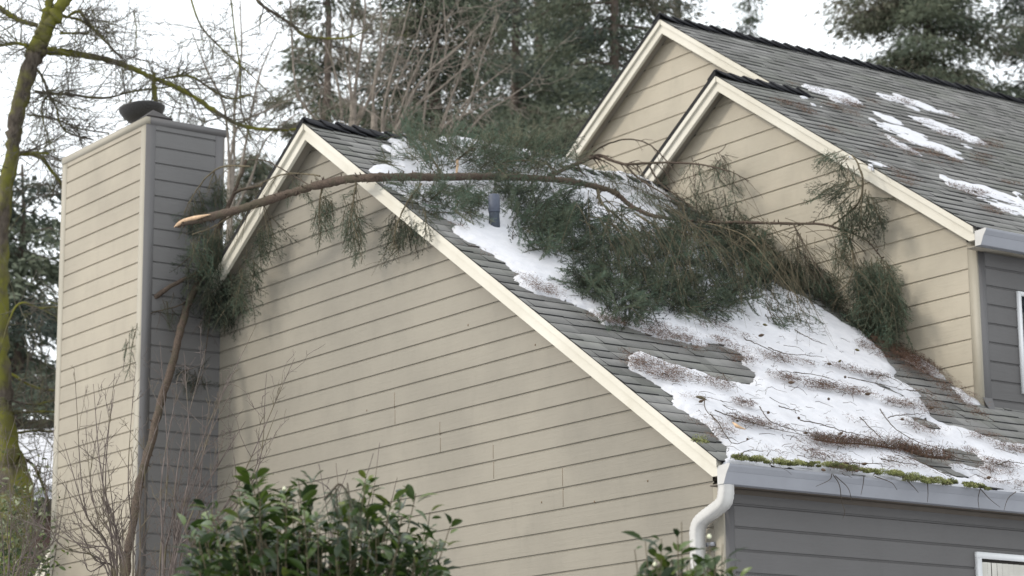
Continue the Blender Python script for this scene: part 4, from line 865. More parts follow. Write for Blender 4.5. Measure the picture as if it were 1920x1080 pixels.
side_branch(limb, [(1488, 420, 3.9, 2.2), (1500, 445, 3.85, 1.9), (1515, 470, 3.8, 1.5), (1530, 500, 3.8, 1.2), (1550, 530, 3.8, .9)], mat='twig_dark', fol=[([(1480, 440), (1495, 440), (1512, 480), (1512, 500), (1490, 500)], 22, (.35, .6), HANG, (.15, .45), (0, .5)), ([(1505, 470), (1535, 490), (1556, 510), (1540, 540), (1515, 530)], 34, (.35, .7), dd((1, DOWN), (.5, RIGHT), jit=.25), (.15, .5), (0, .6)), ([(1500, 545), (1560, 550), (1580, 590), (1540, 578), (1510, 560)], 30, (.35, .6), dd((1, DOWN), (.5, RIGHT), jit=.5), (.02, .3), (0, .35))], subs=14)
side_branch(limb, [(1585, 435, 4.1, 2.6), (1597, 465, 4.1, 2.2), (1600, 500, 4.0, 1.8), (1590, 530, 3.95, 1.4), (1565, 550, 3.95, 1.0)], fol=[([(1562, 440), (1590, 440), (1580, 480), (1572, 495), (1564, 470)], 14, (.3, .5), HANG, (.15, .35), (.1, .6)), ([(1600, 490), (1640, 470), (1670, 490), (1685, 540), (1682, 580), (1668, 605), (1640, 600), (1600, 590), (1590, 560), (1605, 540)], 170, (.4, .8), dd((1, DOWN), (.1, RIGHT), jit=.28), (.08, .6), (.1, .8)), ([(1575, 580), (1620, 585), (1650, 605), (1620, 615), (1585, 600)], 36, (.3, .6), dd((1, SLOPE), jit=.6), (.02, .25), (0, .25))], subs=18)
side_branch(limb, [(1560, 422, 4.08, 1.6), (1590, 400, 4.0, 1.9), (1612, 375, 3.9, 2.2), (1618, 340, 3.85, 2.4), (1610, 310, 3.85, 2.0), (1598, 290, 3.85, 1.4)], fol=[([(1555, 340), (1610, 330), (1620, 350), (1600, 380), (1560, 372), (1540, 352)], 26, (.3, .6), dd((-1, RIGHT), (-.5, UP), jit=.35), (.55, .8), (0, .5)), ([(1585, 283), (1550, 285), (1560, 292), (1600, 300)], 9, (.35, .6), dd((-1, RIGHT), (-.5, UP), jit=.3), (.55, .8), (.2, .7)), ([(1572, 375), (1620, 350), (1632, 380), (1612, 415), (1585, 430), (1570, 400)], 26, (.35, .7), HANG, (.3, .6), (.1, .65)), ([(1620, 350), (1640, 365), (1656, 395), (1645, 405), (1625, 380)], 16, (.3, .6), HANG, (.3, .6), (.1, .5)), ([(1570, 300), (1600, 305), (1600, 320), (1575, 318)], 7, (.3, .5), HANG, (.5, .7), (.2, .7))], subs=12, label='side branch curling up over the upper rake board')
# upper forked dead branch
dead = side_branch(limb, [(1030, 330, 2.3, 4.5), (1070, 312, 2.9, 4.5), (1105, 297, 3.2, 4.2), (1125, 292, 3.3, 4), (1145, 300, 3.35, 3.4), (1175, 308, 3.4, 3), (1240, 305, 3.55, 2.4), (1310, 308, 3.65, 1.8), (1370, 322, 3.75, 1.3), (1405, 340, 3.8, .9)], mat='bark_red', subs=26, subL=.5, label='dead forked branch arching up to the upper gable', fol=[([(1290, 290), (1345, 285), (1385, 320), (1395, 380), (1400, 410), (1340, 400), (1290, 380)], 46, (.3, .6), HANG, (.1, .6), (.5, 1))])
side_branch(limb, [(1103, 297, 3.2, 2.2), (1120, 280, 3.25, 2.0), (1150, 266, 3.3, 1.7), (1180, 261, 3.35, 1.6), (1212, 268, 3.35, 1.5), (1240, 290, 3.35, 1.3), (1262, 318, 3.35, 1.0)], mat='twig_dark', subs=8, subL=.25)
side_branch(limb, [(1172, 308, 3.4, 2.4), (1195, 332, 3.35, 2.2), (1230, 355, 3.35, 1.8), (1260, 372, 3.4, 1.4), (1285, 385, 3.4, 1)], mat='twig_dark', subs=10)
side_branch(limb, [(1215, 306, 3.5, 2), (1235, 340, 3.5, 1.8), (1262, 362, 3.5, 1.4), (1300, 390, 3.55, 1)], mat='twig_dark', subs=12)
side_branch(limb, [(1300, 303, 3.7, 1), (1330, 292, 3.75, 1), (1352, 283, 3.8, .8), (1362, 270, 3.8, .6)], mat='twig_dark', subs=3, subL=.15, sprays=PROTO_THIN, fol=[([(1312, 292), (1370, 290), (1372, 305), (1345, 330), (1335, 345), (1325, 320)], 14, (.2, .4), dd((1, DOWN), jit=.5), (.3, .6), (.8, 1))])
side_branch(limb, [(1200, 395, 2.95, 1.6), (1150, 385, 2.8, 1.4), (1120, 402, 2.7, 1.2), (1060, 415, 2.3, .9)], subs=20, subL=.5, fol=[([(1060, 300), (1120, 310), (1200, 330), (1290, 370), (1320, 400), (1260, 396), (1200, 372), (1160, 350), (1080, 330)], 120, (.3, .6), dd((1, DOWN), (.4, RIGHT), jit=.5), (.1, .6), (.3, 1))])
# arching bare twigs over the big mass, as in the photograph
mb = MB()
for _ in range(105):
    px = rng.uniform(1080, 1560); py = 350+max(0, px-1080)*.12+rng.uniform(0, 70); t0 = surf_hit(px, py)-rng.uniform(.6, 1.0)
    p = CAM+ray(px, py)*min(t0, 23.5); L = rng.uniform(.25, .9); d = unit(RIGHT*rng.uniform(-.2, 1.0)+DOWN*rng.uniform(.1, .7)+rng.normal(0, .15, 3)); u = np.linspace(0, 1, 9)[:, None]
    Q = p+d*L*u+DOWN*L*.55*u**2+np.cumsum(rng.normal(0, .009, (9, 3)), 0)*u; mb.tubes(Q, np.linspace(.0032, .001, 9), 4)
    for __ in range(rng.integers(1, 4)):
        j = rng.integers(2, 7); o = unit(d+DOWN*.8+rng.normal(0, .4, 3)); mb.tubes(Q[j]+o*L*.4*u+DOWN*L*.15*u**2, np.linspace(.0022, .0009, 9), 3)
tag(mb.build('bare_twigs', 'twig', limb), kind='stuff')

# ------------------------------------------------------------------ second broken branch by the chimney
br2 = tag(empty('broken_branch', PY(238, 1040, -1.7)), 'broken reddish branch leaning upright against the chimney side, green sprays at its top', 'broken branch')
pp = [(462, 300, -.15, 3), (445, 345, -.2, 3.6), (425, 395, -.25, 4.5), (405, 440, -.3, 5.5), (393, 470, -.4, 6.5), (375, 520, -.5, 7), (352, 572, -.65, 7.5), (338, 620, -.8, 7.8), (327, 670, -.92, 7.8), (314, 715, -1.0, 8), (300, 760, -1.1, 8.2), (283, 830, -1.3, 8.5), (265, 890, -1.5, 8.5), (252, 960, -1.65, 8.5), (240, 1040, -1.8, 8.5), (232, 1100, -1.9, 9)]
P, R = trace(pp, 6, .004, rng); Z0 = P[-1].copy(); Z0[2] = .0; P = np.vstack([P, Z0+np.array([.1, -.3, 0])]); R = np.append(R, .055)
mb = MB(); mb.tubes(P, R*(1+.07*rng.standard_normal(len(R))), 9); b2 = mb.build('limb', 'bark_red', br2, smooth=True)
mb = MB(); knobs(mb, P[:-1], R[:-1], 24, rng, .03); tag(mb.build('knots', 'bark_red', b2), kind='stuff')
side_branch(br2, [(270, 572, -1.04, 5), (290, 558, -.98, 5.2), (315, 540, -.88, 5), (345, 524, -.7, 4.4), (372, 510, -.55, 4)], mat='bark_red', name='stub')
mb = MB(); mb.tubes(np.array([PY(269.5, 572.5, -.885), PY(274, 569, -.872)]), [.021, .023], 8); mb.build('split_end', 'cutwood', br2)
side_branch(br2, [(440, 362, -.22, 3), (455, 355, -.25, 3.2), (480, 350, -.3, 2.6), (505, 346, -.35, 1.6)], mat='twig_dark')
side_branch(br2, [(360, 560, -.6, 2), (330, 575, -.8, 1.6), (290, 585, -1.0, 1.2), (262, 600, -1.1, 1), (245, 625, -1.12, .8)], fol=[([(232, 622), (262, 602), (262, 625), (248, 640), (236, 650)], 9, (.25, .45), HANG, (-3.0, -2.9), (.3, .8))] and None, mat='twig_dark', subs=4)
mbn, mbt = MB(), MB(); pq = [(258, 606), (250, 615), (243, 624), (254, 622), (250, 640), (247, 655), (244, 670), (243, 685), (240, 640), (236, 635)]
put_sprays(mbn, mbt, np.array([PY(a, b, -1.13) for a, b in pq]), np.array([unit(DOWN+rng.normal(0, .12, 3)-RIGHT*.12) for _ in pq]), rng.uniform(.25, .45, len(pq)), rng, PROTO, rng.uniform(.3, .8, len(pq)))
s_ = mbt.build('hanging_sprig', 'twig', br2); mbn.build('foliage', 'needle', s_)
side_branch(br2, [(393, 480, -.38, 2.5), (400, 520, -.35, 2), (395, 580, -.4, 1.6), (388, 640, -.45, 1.2), (385, 660, -.45, .8)], mat='twig_dark', subs=10, subL=.4, fol=[([(350, 470), (400, 465), (440, 490), (440, 560), (420, 590), (395, 570), (380, 540), (350, 520)], 60, (.35, .7), dd((1, DOWN), jit=.5), (.02, .4), (0, .4)), ([(340, 690), (375, 690), (380, 720), (352, 725)], 18, (.25, .4), dd((1, DOWN), jit=.9), (.05, .3), (0, .3)), ([(300, 560), (330, 545), (345, 570), (320, 600)], 10, (.25, .4), HANG, (.05, .3), (.1, .5))])
side_branch(br2, [(390, 600, -.2, 1.5), (410, 640, -.15, 1.5), (421, 680, -.1, 1.6), (425, 720, -.1, 1.4), (418, 770, -.1, 1)], mat='twig', subs=3)

# ------------------------------------------------------------------ sprig caught in the bush is built with the bush below
def leaf_batch(mb, pos, dirs, ups, size, tint):
    """broad pointed leaves, each four quads folded along the midrib"""
    n = len(pos); d = unit(dirs); s = unit(np.cross(d, ups)); u = np.cross(s, d)
    t = np.array([0, .25, .55, .82, 1.0]); w = np.array([.03, .17, .20, .11, .0]); z = np.array([0, .03, .02, -.04, -.12])
    C = pos[:, None]+size[:, None, None]*(d[:, None]*t[:, None]+u[:, None]*z[:, None])
    Lf = C+size[:, None, None]*(s[:, None]*w[:, None]+u[:, None]*(w*.35)[:, None]); Rt = C+size[:, None, None]*(-s[:, None]*w[:, None]+u[:, None]*(w*.35)[:, None])
    V = np.stack([Lf, C, Rt], 2).reshape(n, 15, 3)
    f = []
    for i in range(4): a = i*3; f += [[a, a+1, a+4, a+3], [a+1, a+2, a+5, a+4]]
    F = (np.arange(n)[:, None, None]*15+np.array(f)[None]).reshape(-1, 4)
    mb.add(V.reshape(-1, 3), F, 0, np.repeat(tint, 15))
def grow_stems(base, tips, rng, r0, r1, wob=.05, seg=8, sag=0.0):
    u = np.linspace(0, 1, seg)[None, :, None]; b = base[:, None]; t = tips[:, None]
    mid = (b+t)/2+rng.normal(0, wob, (len(base), 1, 3)); P = (1-u)**2*b+2*u*(1-u)*mid+u**2*t
    return P, np.linspace(r0, r1, seg)[None].repeat(len(base), 0)
def leafy_bush(name, outline, depth, dr, n_leaf, seed, label, n_stem, size=.10, base_px=None, buds=10, extra=()):
    rng = np.random.default_rng(seed); c = PD(np.mean([q[0] for q in outline]), 1080, depth); root = tag(empty(name, (c[0], c[1], 0)), label, 'bush', 'broad-leaved bushes before the gable wall')
    q = sample_poly(outline, n_stem, rng); tips = np.array([PD(a, b, depth+rng.uniform(-dr, dr)) for a, b in q])
    top = np.array([PD(a, b, depth+rng.uniform(-dr, dr)*.4) for a, b in extra]) if len(extra) else np.zeros((0, 3)); tips = np.vstack([tips, top])
    base = np.array([[c[0], c[1], 0.]])+rng.normal(0, .08, (len(tips), 3))*np.array([1, 1, 0])
    hub = base+(tips-base)*np.array([.35, .35, .55])
    mb = MB(); P, R = grow_stems(base[:60], hub[:60], rng, .022, .012); mb.tubes(P, R, 5)
    P, R = grow_stems(hub, tips, rng, .009, .0032, .06); mb.tubes(P, R, 4); st = mb.build('stems', 'twig', root)
    per = n_leaf//len(tips); pos, dr_, up_, sz, tn = [], [], [], [], []
    for i in range(len(tips)):
        ax = unit(P[i, -1]-P[i, -3]); ax = unit(ax+np.array([0, 0, .4])); bt = rng.random()
        for k in range(per):
            a = k*2.4+rng.random(); back = rng.random()**1.3*.42
            side = unit(np.cross(ax, [math.cos(a), math.sin(a), .2])); dd_ = unit(side*rng.uniform(.6, 1.1)+ax*rng.uniform(.1, .8)+np.array([0, 0, rng.uniform(-.25, .3)]))
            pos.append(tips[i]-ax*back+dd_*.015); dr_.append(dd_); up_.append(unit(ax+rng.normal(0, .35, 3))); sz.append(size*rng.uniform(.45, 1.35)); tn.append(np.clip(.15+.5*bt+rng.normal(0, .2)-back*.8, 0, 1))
    mb = MB(); leaf_batch(mb, np.array(pos), np.array(dr_), np.array(up_), np.array(sz), np.array(tn)); mb.build('leaves', 'leaf', root, smooth=True)
    for i in rng.choice(len(tips), buds, replace=False):
        mb = MB(); ax = unit(tips[i]-P[i, -3]); lathe(mb, tips[i]+ax*.012, [(.0, 0), (.009, .004), (.012, .012), (.008, .022), (0, .027)], 8); mb.build('bud', 'bud', root)
    return root
b1 = leafy_bush('laurel_bush', [(470, 1420), (380, 1250), (345, 1085), (345, 1000), (375, 960), (400, 940), (430, 945), (455, 905), (480, 900), (520, 915), (560, 930), (600, 925), (630, 935), (660, 945), (700, 950), (730, 945), (765, 965), (790, 985), (815, 1000), (830, 1030), (832, 1085), (790, 1260), (700, 1420)], 13.6, .7, 7400, 201, 'large glossy dark green leafy bush in front of the gable wall', 560, .098, extra=[(478, 882), (470, 895), (533, 925), (685, 905), (700, 912), (688, 900), (806, 960), (845, 985), (780, 925), (752, 930), (735, 935), (585, 905), (560, 900), (372, 1010), (345, 985)])
leafy_bush('laurel_bush', [(1170, 1090), (1215, 1060), (1240, 1050), (1280, 1045), (1300, 1055), (1340, 1055), (1370, 1065), (1395, 1090)], 12.6, .3, 460, 202, 'sparse glossy leafy bush at the bottom in front of the white downspout', 60, .098, buds=3, extra=[(1190, 1030), (1210, 1015), (1240, 1010), (1270, 990), (1278, 978), (1240, 1045), (1300, 1050), (1330, 1015), (1355, 1020), (1360, 1045), (1230, 1020)])
# sprig stuck in the bush
sp = tag(empty('caught_sprig', PD(640, 950, 13.3)), 'pale green fir sprig with a dark stub caught on top of the large leafy bush', 'fir sprig')
mbn, mbt = MB(), MB(); mbt.tubes(smooth_path([PD(608, 938, 13.3), PD(625, 918, 13.3), (PD(638, 908, 13.3)), PD(655, 930, 13.3), PD(668, 960, 13.3)], per=4), np.linspace(.008, .003, 17), 5)
put_sprays(mbn, mbt, np.array([PD(a, b, 13.25) for a, b in ((640, 908), (650, 905), (655, 925), (662, 940), (630, 915), (620, 925), (645, 915))]), np.array([unit(DOWN+RIGHT*rng.uniform(-.2, .4)+rng.normal(0, .25, 3)) for _ in range(7)]), rng.uniform(.3, .55, 7), rng, PROTO, rng.uniform(.6, .9, 7))
t_ = mbt.build('stem', 'twig_dark', sp); mbn.build('foliage', 'needle', sp)

# ------------------------------------------------------------------ bare shrub in front of the chimney
def bare_shrub(name, base_px, depth, tips, seed, label, n_sub=9, r0=.013, cat='shrub', mat='bush_twig', group=None, sub_len=.5, top_r=.0022):
    rng = np.random.default_rng(seed); b = PD(base_px[0], 1080, depth); root_b = np.array([b[0], b[1], 0.])
    mb = MB(); buds = []
    for tp in tips:
        px, py = tp[:2]; dp_ = depth+rng.uniform(-.6, .6); t = PD(px, py, dp_)
        fan = PD(base_px[0]+(px-base_px[0])*.18+rng.normal(0, 8), base_px[1]+rng.normal(0, 12), depth+rng.uniform(-.2, .2))
        Q = smooth_path([root_b+rng.normal(0, .06, 3)*[1, 1, 0], (root_b*.5+fan*.5)+rng.normal(0, .04, 3), fan, fan*.45+t*.55+rng.normal(0, .10, 3)+np.array([0, 0, -.05]), t], per=7)
        R = np.linspace(r0*rng.uniform(.7, 1.2), top_r, len(Q)); mb.tubes(Q, R, 5)
        for k in range(n_sub):
            i = rng.integers(12, len(Q)-1); d = unit(Q[min(i+1, len(Q)-1)]-Q[i-1]); o = unit(d*.9+rng.normal(0, .55, 3)+np.array([0, 0, .25])); L = sub_len*rng.uniform(.35, 1.1)*(1.2-i/len(Q)*.6)
            u = np.linspace(0, 1, 6)[:, None]; S = Q[i]+o*L*u+np.array([0, 0, .18*L])*u**2+rng.normal(0, .012, (6, 3))*u; mb.tubes(S, np.linspace(R[i]*.6, top_r*.7, 6), 4)
            for kk in range(rng.integers(2, 6)):
                j = rng.integers(1, 6); o2 = unit(o+rng.normal(0, .6, 3)+np.array([0, 0, .3])); l2 = L*rng.uniform(.15, .45); v = np.linspace(0, 1, 4)[:, None]; S2 = S[j]+o2*l2*v+rng.normal(0, .006, (4, 3))*v
                mb.tubes(S2, np.linspace(.0024, .0014, 4)*(top_r/.0022), 3); buds.append(S2[-1])
                if rng.random() < .5:
                    o3 = unit(o2+rng.normal(0, .6, 3)); S3 = S2[2]+o3*l2*.5*v; mb.tubes(S3, np.linspace(.0018, .0012, 4)*(top_r/.0022), 3); buds.append(S3[-1])
    o = mb.build(name, mat); B = np.array(buds)
    tag(o, label, cat, group)
    return o
bare_shrub('bare_shrub', (240, 1085), 21.5, [(140, 700), (175, 720), (215, 700), (190, 770), (120, 830), (160, 800), (120, 900), (250, 730), (215, 640+90), (300, 780), (150, 960), (110, 990), (200, 860), (270, 820), (60, 880), (0, 960)], 301, 'leafless shrub with fine purplish twigs in front of the beige chimney face', 10, .016)
bare_shrub('bare_shrub', (302, 1085), 20.6, [(480, 610), (552, 672), (500, 700), (430, 700), (385, 655), (345, 660), (460, 790), (420, 820), (380, 760), (520, 770), (330, 740), (300, 640), (350, 830), (420, 900), (395, 870), (440, 720)], 302, 'leafless shrub with long whips reaching over the dark chimney side', 10, .016)
bare_shrub('bare_shrub', (20, 1095), 24.5, [(10, 800), (40, 850), (70, 870), (95, 900), (0, 900), (60, 950), (110, 960), (20, 980), (80, 1000), (30, 780), (100, 830)], 303, 'tangled bare shrub at the lower left edge', 9, .013)
bare_shrub('bare_sapling', (640, 1090), 15.5, [(598, 870), (630, 868), (712, 800+30), (700, 850), (745, 895), (570, 890), (652, 880)], 304, 'few thin bare whips rising through the large leafy bush', 1, .006, 'sapling', 'bush_twig', None, .25)

# ------------------------------------------------------------------ big mossy deciduous tree on the left
def deciduous(name, limbs, seed, label, mat='moss_bark', twig_mat='lichen_twig', n_twig=8, tl=.9, ground_from=0, tr=.0075, cat='tree', roots=None, down=.0, depth_j=.6, sub=True):
    """limbs: list of (points (px,py,r_px), depth). First limb is the trunk and is carried down to the ground."""
    rng = np.random.default_rng(seed); mb = MB(); tw = MB(); TP, TR = [], []
    root = empty(name, (0, 0, 0)); allp = []
    for li, (pts, dp_) in enumerate(limbs):
        P = [np.append(PD(a, b, dp_ if np.isscalar(dp_) else dp_[i]), r*(dp_ if np.isscalar(dp_) else dp_[i])/FPX) for i, (a, b, r) in enumerate(pts)]
        if li == 0: q = P[0].copy(); q[2] = 0; q[3] *= 1.35; P = [q]+P
        S = smooth_path(P, per=8); W, R = S[:, :3], S[:, 3]
        W = W+rng.normal(0, 1, W.shape)*R[:, None]*.10; R = R*(1+.10*rng.standard_normal(len(R))); mb.tubes(W, R, 10 if R.max() > .06 else 7); allp.append((W, R))
        for _ in range(int(n_twig*len(pts)*(0.4 if li == 0 else 1))):
            i = rng.integers(1 if li else 10, len(W)-1); d = unit(W[i+1]-W[i]); o = unit(rng.standard_normal(3)+d*.7+np.array([0, 0, .1-down])); L = tl*rng.uniform(.25, 1.25)
            u = np.linspace(0, 1, 8)[:, None]; s = W[i]+o*L*u+(np.array([0, 0, .35*L])*rng.uniform(-1.1, .8))*u**2+rng.normal(0, .03*tl, (8, 3))*u
            TP.append(s); TR.append(np.linspace(min(R[i]*.5, tr*rng.uniform(.8, 2.2)), tr*.35, 8))
            for k in range(rng.integers(2, 6) if sub else 0):
                j = rng.integers(1, 7); o2 = unit(o+rng.normal(0, .8, 3)); l2 = L*rng.uniform(.2, .6); s2 = s[j]+o2*l2*u+np.array([0, 0, .3*l2])*rng.uniform(-1, .8)*u**2+rng.normal(0, .02*tl, (8, 3))*u
                TP.append(s2); TR.append(np.linspace(tr*.7, tr*.3, 8))
                for kk in range(rng.integers(0, 4)):
                    jj = rng.integers(1, 7); o3 = unit(o2+rng.normal(0, .8, 3)); s3 = s2[jj]+o3*l2*.4*u+rng.normal(0, .015, (8, 3))*u; TP.append(s3); TR.append(np.linspace(tr*.45, tr*.25, 8))
    base = allp[0][0][0]; root.location = (base[0], base[1], 0)
    mb.build('trunk', mat, root, smooth=True); tw.tubes(np.array(TP), np.array(TR), 4, cap=False); tw.build('twigs', twig_mat, root)
    return tag(root, label, cat)
D1 = 33
big = [([(26, 960, 32), (14, 850, 22), (6, 700, 14), (2, 560, 13), (8, 400, 13), (22, 290, 14), (32, 220, 15), (52, 140, 16), (70, 90, 17), (84, 60, 15), (104, 28, 13), (128, -10, 12), (150, -60, 10), (185, -200, 8.5), (205, -360, 6.5), (250, -520, 4), (270, -640, 1.5)], D1),
 ([(75, 80, 11), (82, 45, 9), (92, 5, 8), (98, -40, 6), (85, -180, 5), (60, -330, 3.4), (50, -450, 1.4)], D1), ([(82, 94, 8), (110, 97, 7), (150, 102, 6.5), (200, 112, 6), (245, 127, 5.5), (285, 145, 5), (330, 163, 4.6), (380, 192, 4.2), (430, 225, 3.8), (475, 240, 3.4), (545, 243, 2.6), (600, 236, 1.6)], D1+.3),
 ([(70, 48, 5), (40, 40, 4.5), (22, 30, 5), (0, 14, 4), (-20, 5, 3)], D1-.3), ([(58, 98, 6), (48, 85, 4), (25, 82, 3), (-10, 88, 2.5)], D1), ([(118, 30, 3), (150, 38, 2.6), (175, 55, 2.2), (195, 75, 2), (228, 108, 1.6)], D1+.2),
 ([(125, 33, 2.5), (148, 22, 2.5), (178, 58, 2)], D1+.2), ([(112, 62, 2.5), (150, 62, 2.2), (168, 62, 1)], D1), ([(65, 172, 2.6), (90, 175, 3.2), (130, 177, 2.8), (195, 184, 2.3), (245, 172, 2), (300, 165, 1.6), (340, 160, 1)], D1+.4),
 ([(70, 130, 2.5), (82, 150, 2.5), (92, 178, 2.6), (105, 200, 2), (112, 230, 1.7), (130, 250, 2), (175, 262, 1.5)], D1+.3), ([(92, 178, 2), (80, 193, 1.8), (80, 220, 1.5), (92, 265, 1.2)], D1+.3), ([(50, 215, 2), (100, 222, 2), (145, 240, 1.8), (205, 250, 1.2)], D1+.5),
 ([(20, 292, 5), (45, 288, 4.5), (75, 293, 4), (95, 318, 3.5), (115, 345, 3.4), (130, 380, 3)], D1+.2), ([(60, 286, 3), (92, 288, 2)], D1), ([(288, 136, 4), (289, 160, 4.5), (291, 190, 4.5), (292, 215, 4)], D1+.2), ([(310, 146, 2.4), (345, 142, 2.4), (368, 148, 2.3), (400, 170, 2), (430, 185, 1.7), (470, 178, 1.4)], D1+.4),
 ([(205, 88, 1.6), (230, 110, 1.6), (190, 70, 1.5), (150, 20, 1.5)], D1), ([(460, -30, 3.4), (490, 8, 3.2), (520, 28, 3.2), (552, 50, 3), (570, 66, 3.2), (610, 72, 2.4), (655, 70, 1.8), (690, 55, 1.2)], D1+2), ([(350, -30, 2), (375, 45, 1.8), (420, 95, 1.6), (470, 140, 1.3), (520, 190, 1)], D1+1), ([(430, -30, 1.6), (440, 60, 1.6), (450, 130, 1.8), (452, 200, 1.6), (470, 260, 1.4)], D1+1),
 ([(250, 20, 1), (256, 60, 1), (250, 110, .9)], D1+1), ([(-10, 690, 1), (30, 575, 2), (75, 578, 2.4), (105, 576, 2.2), (150, 578, 2)], D1-1), ([(0, 775, 3), (60, 772, 2.5), (110, 772, 2)], D1), ([(0, 745, 2.6), (60, 758, 2.2), (120, 745, 1.6)], D1), ([(20, 700, 2.6), (70, 728, 2.6), (120, 732, 2)], D1+.5), ([(0, 820, 2.5), (55, 808, 2.6), (115, 810, 2)], D1+.3), ([(25, 850, 2), (60, 870, 3), (80, 910, 3), (95, 960, 4)], D1+.3)]
deciduous('mossy_tree', big, 401, 'large leafless mossy tree at the left edge, one long limb reaching behind the chimney', n_twig=5, tl=1.0, tr=.006, sub=True)
# upright bare saplings behind the ridge
def saplings(base, depth, fans, seed, label, tr=.006):
    rng = np.random.default_rng(seed); limbs = [([(base[0], base[1], 6), (base[0]+4, base[1]-60, 5)], depth)]
    for f in fans:
        (x1, y1), (x2, y2) = f; r = rng.uniform(1.6, 2.8); limbs.append(([(base[0]+rng.uniform(-6, 6), base[1], r+1), (x1*.5+base[0]*.5+rng.uniform(-8, 8), y1*.5+base[1]*.5, r+.5), (x1, y1, r), ((x1+x2)/2+rng.uniform(-10, 10), (y1+y2)/2, r*.75), (x2, y2, r*.4)], depth+rng.uniform(-1, 1)))
    return deciduous('bare_sapling', limbs, seed, label, 'pale_stem', 'pale_stem', 1.7, 1.1, tr=tr, cat='sapling', down=-.35)
saplings((660, 300), 37, [((660, 180), (640, 20)), ((655, 150), (668, -30)), ((675, 100), (682, -40)), ((690, 190), (735, 30)), ((640, 200), (600, 60)), ((668, 220), (760, 90)), ((560, 180), (545, 0))], 402, 'pale multi-stemmed bare sapling left behind the lower ridge')
saplings((700, 330), 36, [((740, 170), (800, -10)), ((760, 180), (850, 20)), ((790, 150), (905, 40)), ((830, 120), (830, -20)), ((720, 200), (770, 0)), ((760, 215), (880, 120)), ((700, 180), (712, -20))], 403, 'pale bare sapling fanning up in the middle behind the lower ridge')
saplings((790, 360), 38, [((840, 200), (890, 60)), ((860, 210), (960, 120)), ((900, 220), (1000, 150)), ((800, 180), (826, 30)), ((880, 190), (935, 30)), ((830, 240), (940, 180))], 404, 'pale bare sapling leaning right behind the lower ridge')
saplings((430, 420), 40, [((440, 200), (450, 0)), ((470, 220), (520, 60)), ((420, 200), (360, 60)), ((445, 240), (560, 180)), ((500, 260), (620, 150))], 405, 'thin dark bare sapling between the chimney and the lower peak')

# ------------------------------------------------------------------ conifers
def conifer(name, px_axis, depth, top_z, crown_lo, rad, seed, label, dens=1.0, clump=.55, tri=.055, shape=1.0, gap=.0, tint=(.1, .8), limb_droop=.25, trunk_r=.28, rad_lo=None, ntri=150):
    rng = np.random.default_rng(seed); b = PD(px_axis, 0, depth); bx, by = b[0], b[1]; H = top_z
    root = tag(empty(name, (bx, by, 0)), label, 'conifer', 'conifers behind the house')
    mb = MB(); z = np.linspace(0, H, 14); P = np.stack([bx+rng.normal(0, .05, 14), by+rng.normal(0, .05, 14), z], 1); mb.tubes(P, trunk_r*(1-z/H*.93), 9)
    V, TT = [], []; LP, LR = [], []
    nl = int((H-crown_lo)*4.8*dens)
    for i in range(nl):
        f = (i+rng.random())/nl; zz = crown_lo+(H-crown_lo)*f; prof = max(.04, (1-f)**shape); 
        if rad_lo is not None: prof = min(prof, rad_lo+f)
        L = rad*prof*rng.uniform(.45, 1.15)
        if rng.random() < gap: continue
        a = rng.random()*2*np.pi; d = np.array([math.cos(a), math.sin(a), 0]); u = np.linspace(0, 1, 7)[:, None]
        S = np.array([bx, by, zz])+d*L*u+np.array([0, 0, 1])*(.10*L*u-limb_droop*L*u**2*1.3)+rng.normal(0, .05, (7, 3))*u; LP.append(S); LR.append(np.linspace(min(.05, .012*L+.012), .008, 7))
        nc = max(2, int(L/clump*1.95)); tb = rng.uniform(*tint)
        for k in range(nc):
            v = .22+.78*(k+rng.random())/nc; c = S[0]*(1-v)+S[-1]*v; c[2] = np.interp(v, u[:, 0], S[:, 2])
            side = np.cross(d, [0, 0, 1]); wv = clump*(1.15-.55*v)
            n = int(ntri*rng.uniform(.6, 1.2)); o = rng.standard_normal((n, 3)); off = d*(o[:, :1]*wv*.55)+side*(o[:, 1:2]*wv*.6)+np.array([0, 0, 1])*(o[:, 2:]*wv*.18-.10*wv-np.abs(o[:, 1:2])*wv*.16)
            c0 = c+off; td = unit(d*.6+side*o[:, 1:2]*.8+np.array([0, 0, -.55])+rng.normal(0, .35, (n, 3))); sd_ = unit(np.cross(td, rng.standard_normal((n, 3))))
            l = tri*rng.uniform(.7, 1.6, (n, 1)); V.append(np.stack([c0-sd_*l*.28, c0+sd_*l*.28, c0+td*l*1.7], 1)); TT.append(np.full(n, np.clip(tb+rng.normal(0, .12), 0, 1)))
    mb.tubes(np.array(LP), np.array(LR), 4, cap=False); mb.build('trunk', 'far_bark', root)
    V = np.concatenate(V); TT = np.concatenate(TT); mf = MB(); mf.add(V.reshape(-1, 3), np.arange(len(V)*3).reshape(-1, 3), 0, np.repeat(np.clip(TT+rng.normal(0, .06, len(TT)), 0, 1), 3)); mf.build('crown', 'needle_far', root)
    return root
conifer('fir_tree', 612, 52, 24, 6, 1.9, 501, 'sparse brownish fir directly behind the lower peak', 1.5, .5, .07, .45, .22, (.45, 1), .35, .22)
conifer('fir_tree', 822, 46, 21.5, 5, 3.1, 502, 'dense olive fir in the middle behind the pale saplings', 3.3, .6, .055, .75, .0, (.2, .85), .25, .3, ntri=190)
conifer('fir_tree', 965, 60, 34, 8, 2.6, 503, 'tall dark fir with gaps right of the dense middle fir', 1.9, .65, .065, .5, .2, (0, .6), .4, .22)
conifer('fir_tree', 1150, 50, 27, 7, 2.7, 504, 'broad layered fir left of the highest gable', 2.1, .7, .062, .35, .18, (.1, .9), .3, .2)
conifer('fir_tree', 1010, 72, 33, 9, 3.2, 509, 'dark fir seen through the gaps behind the broad layered fir', 1.5, .8, .10, .5, .2, (0, .5), .3, .4)
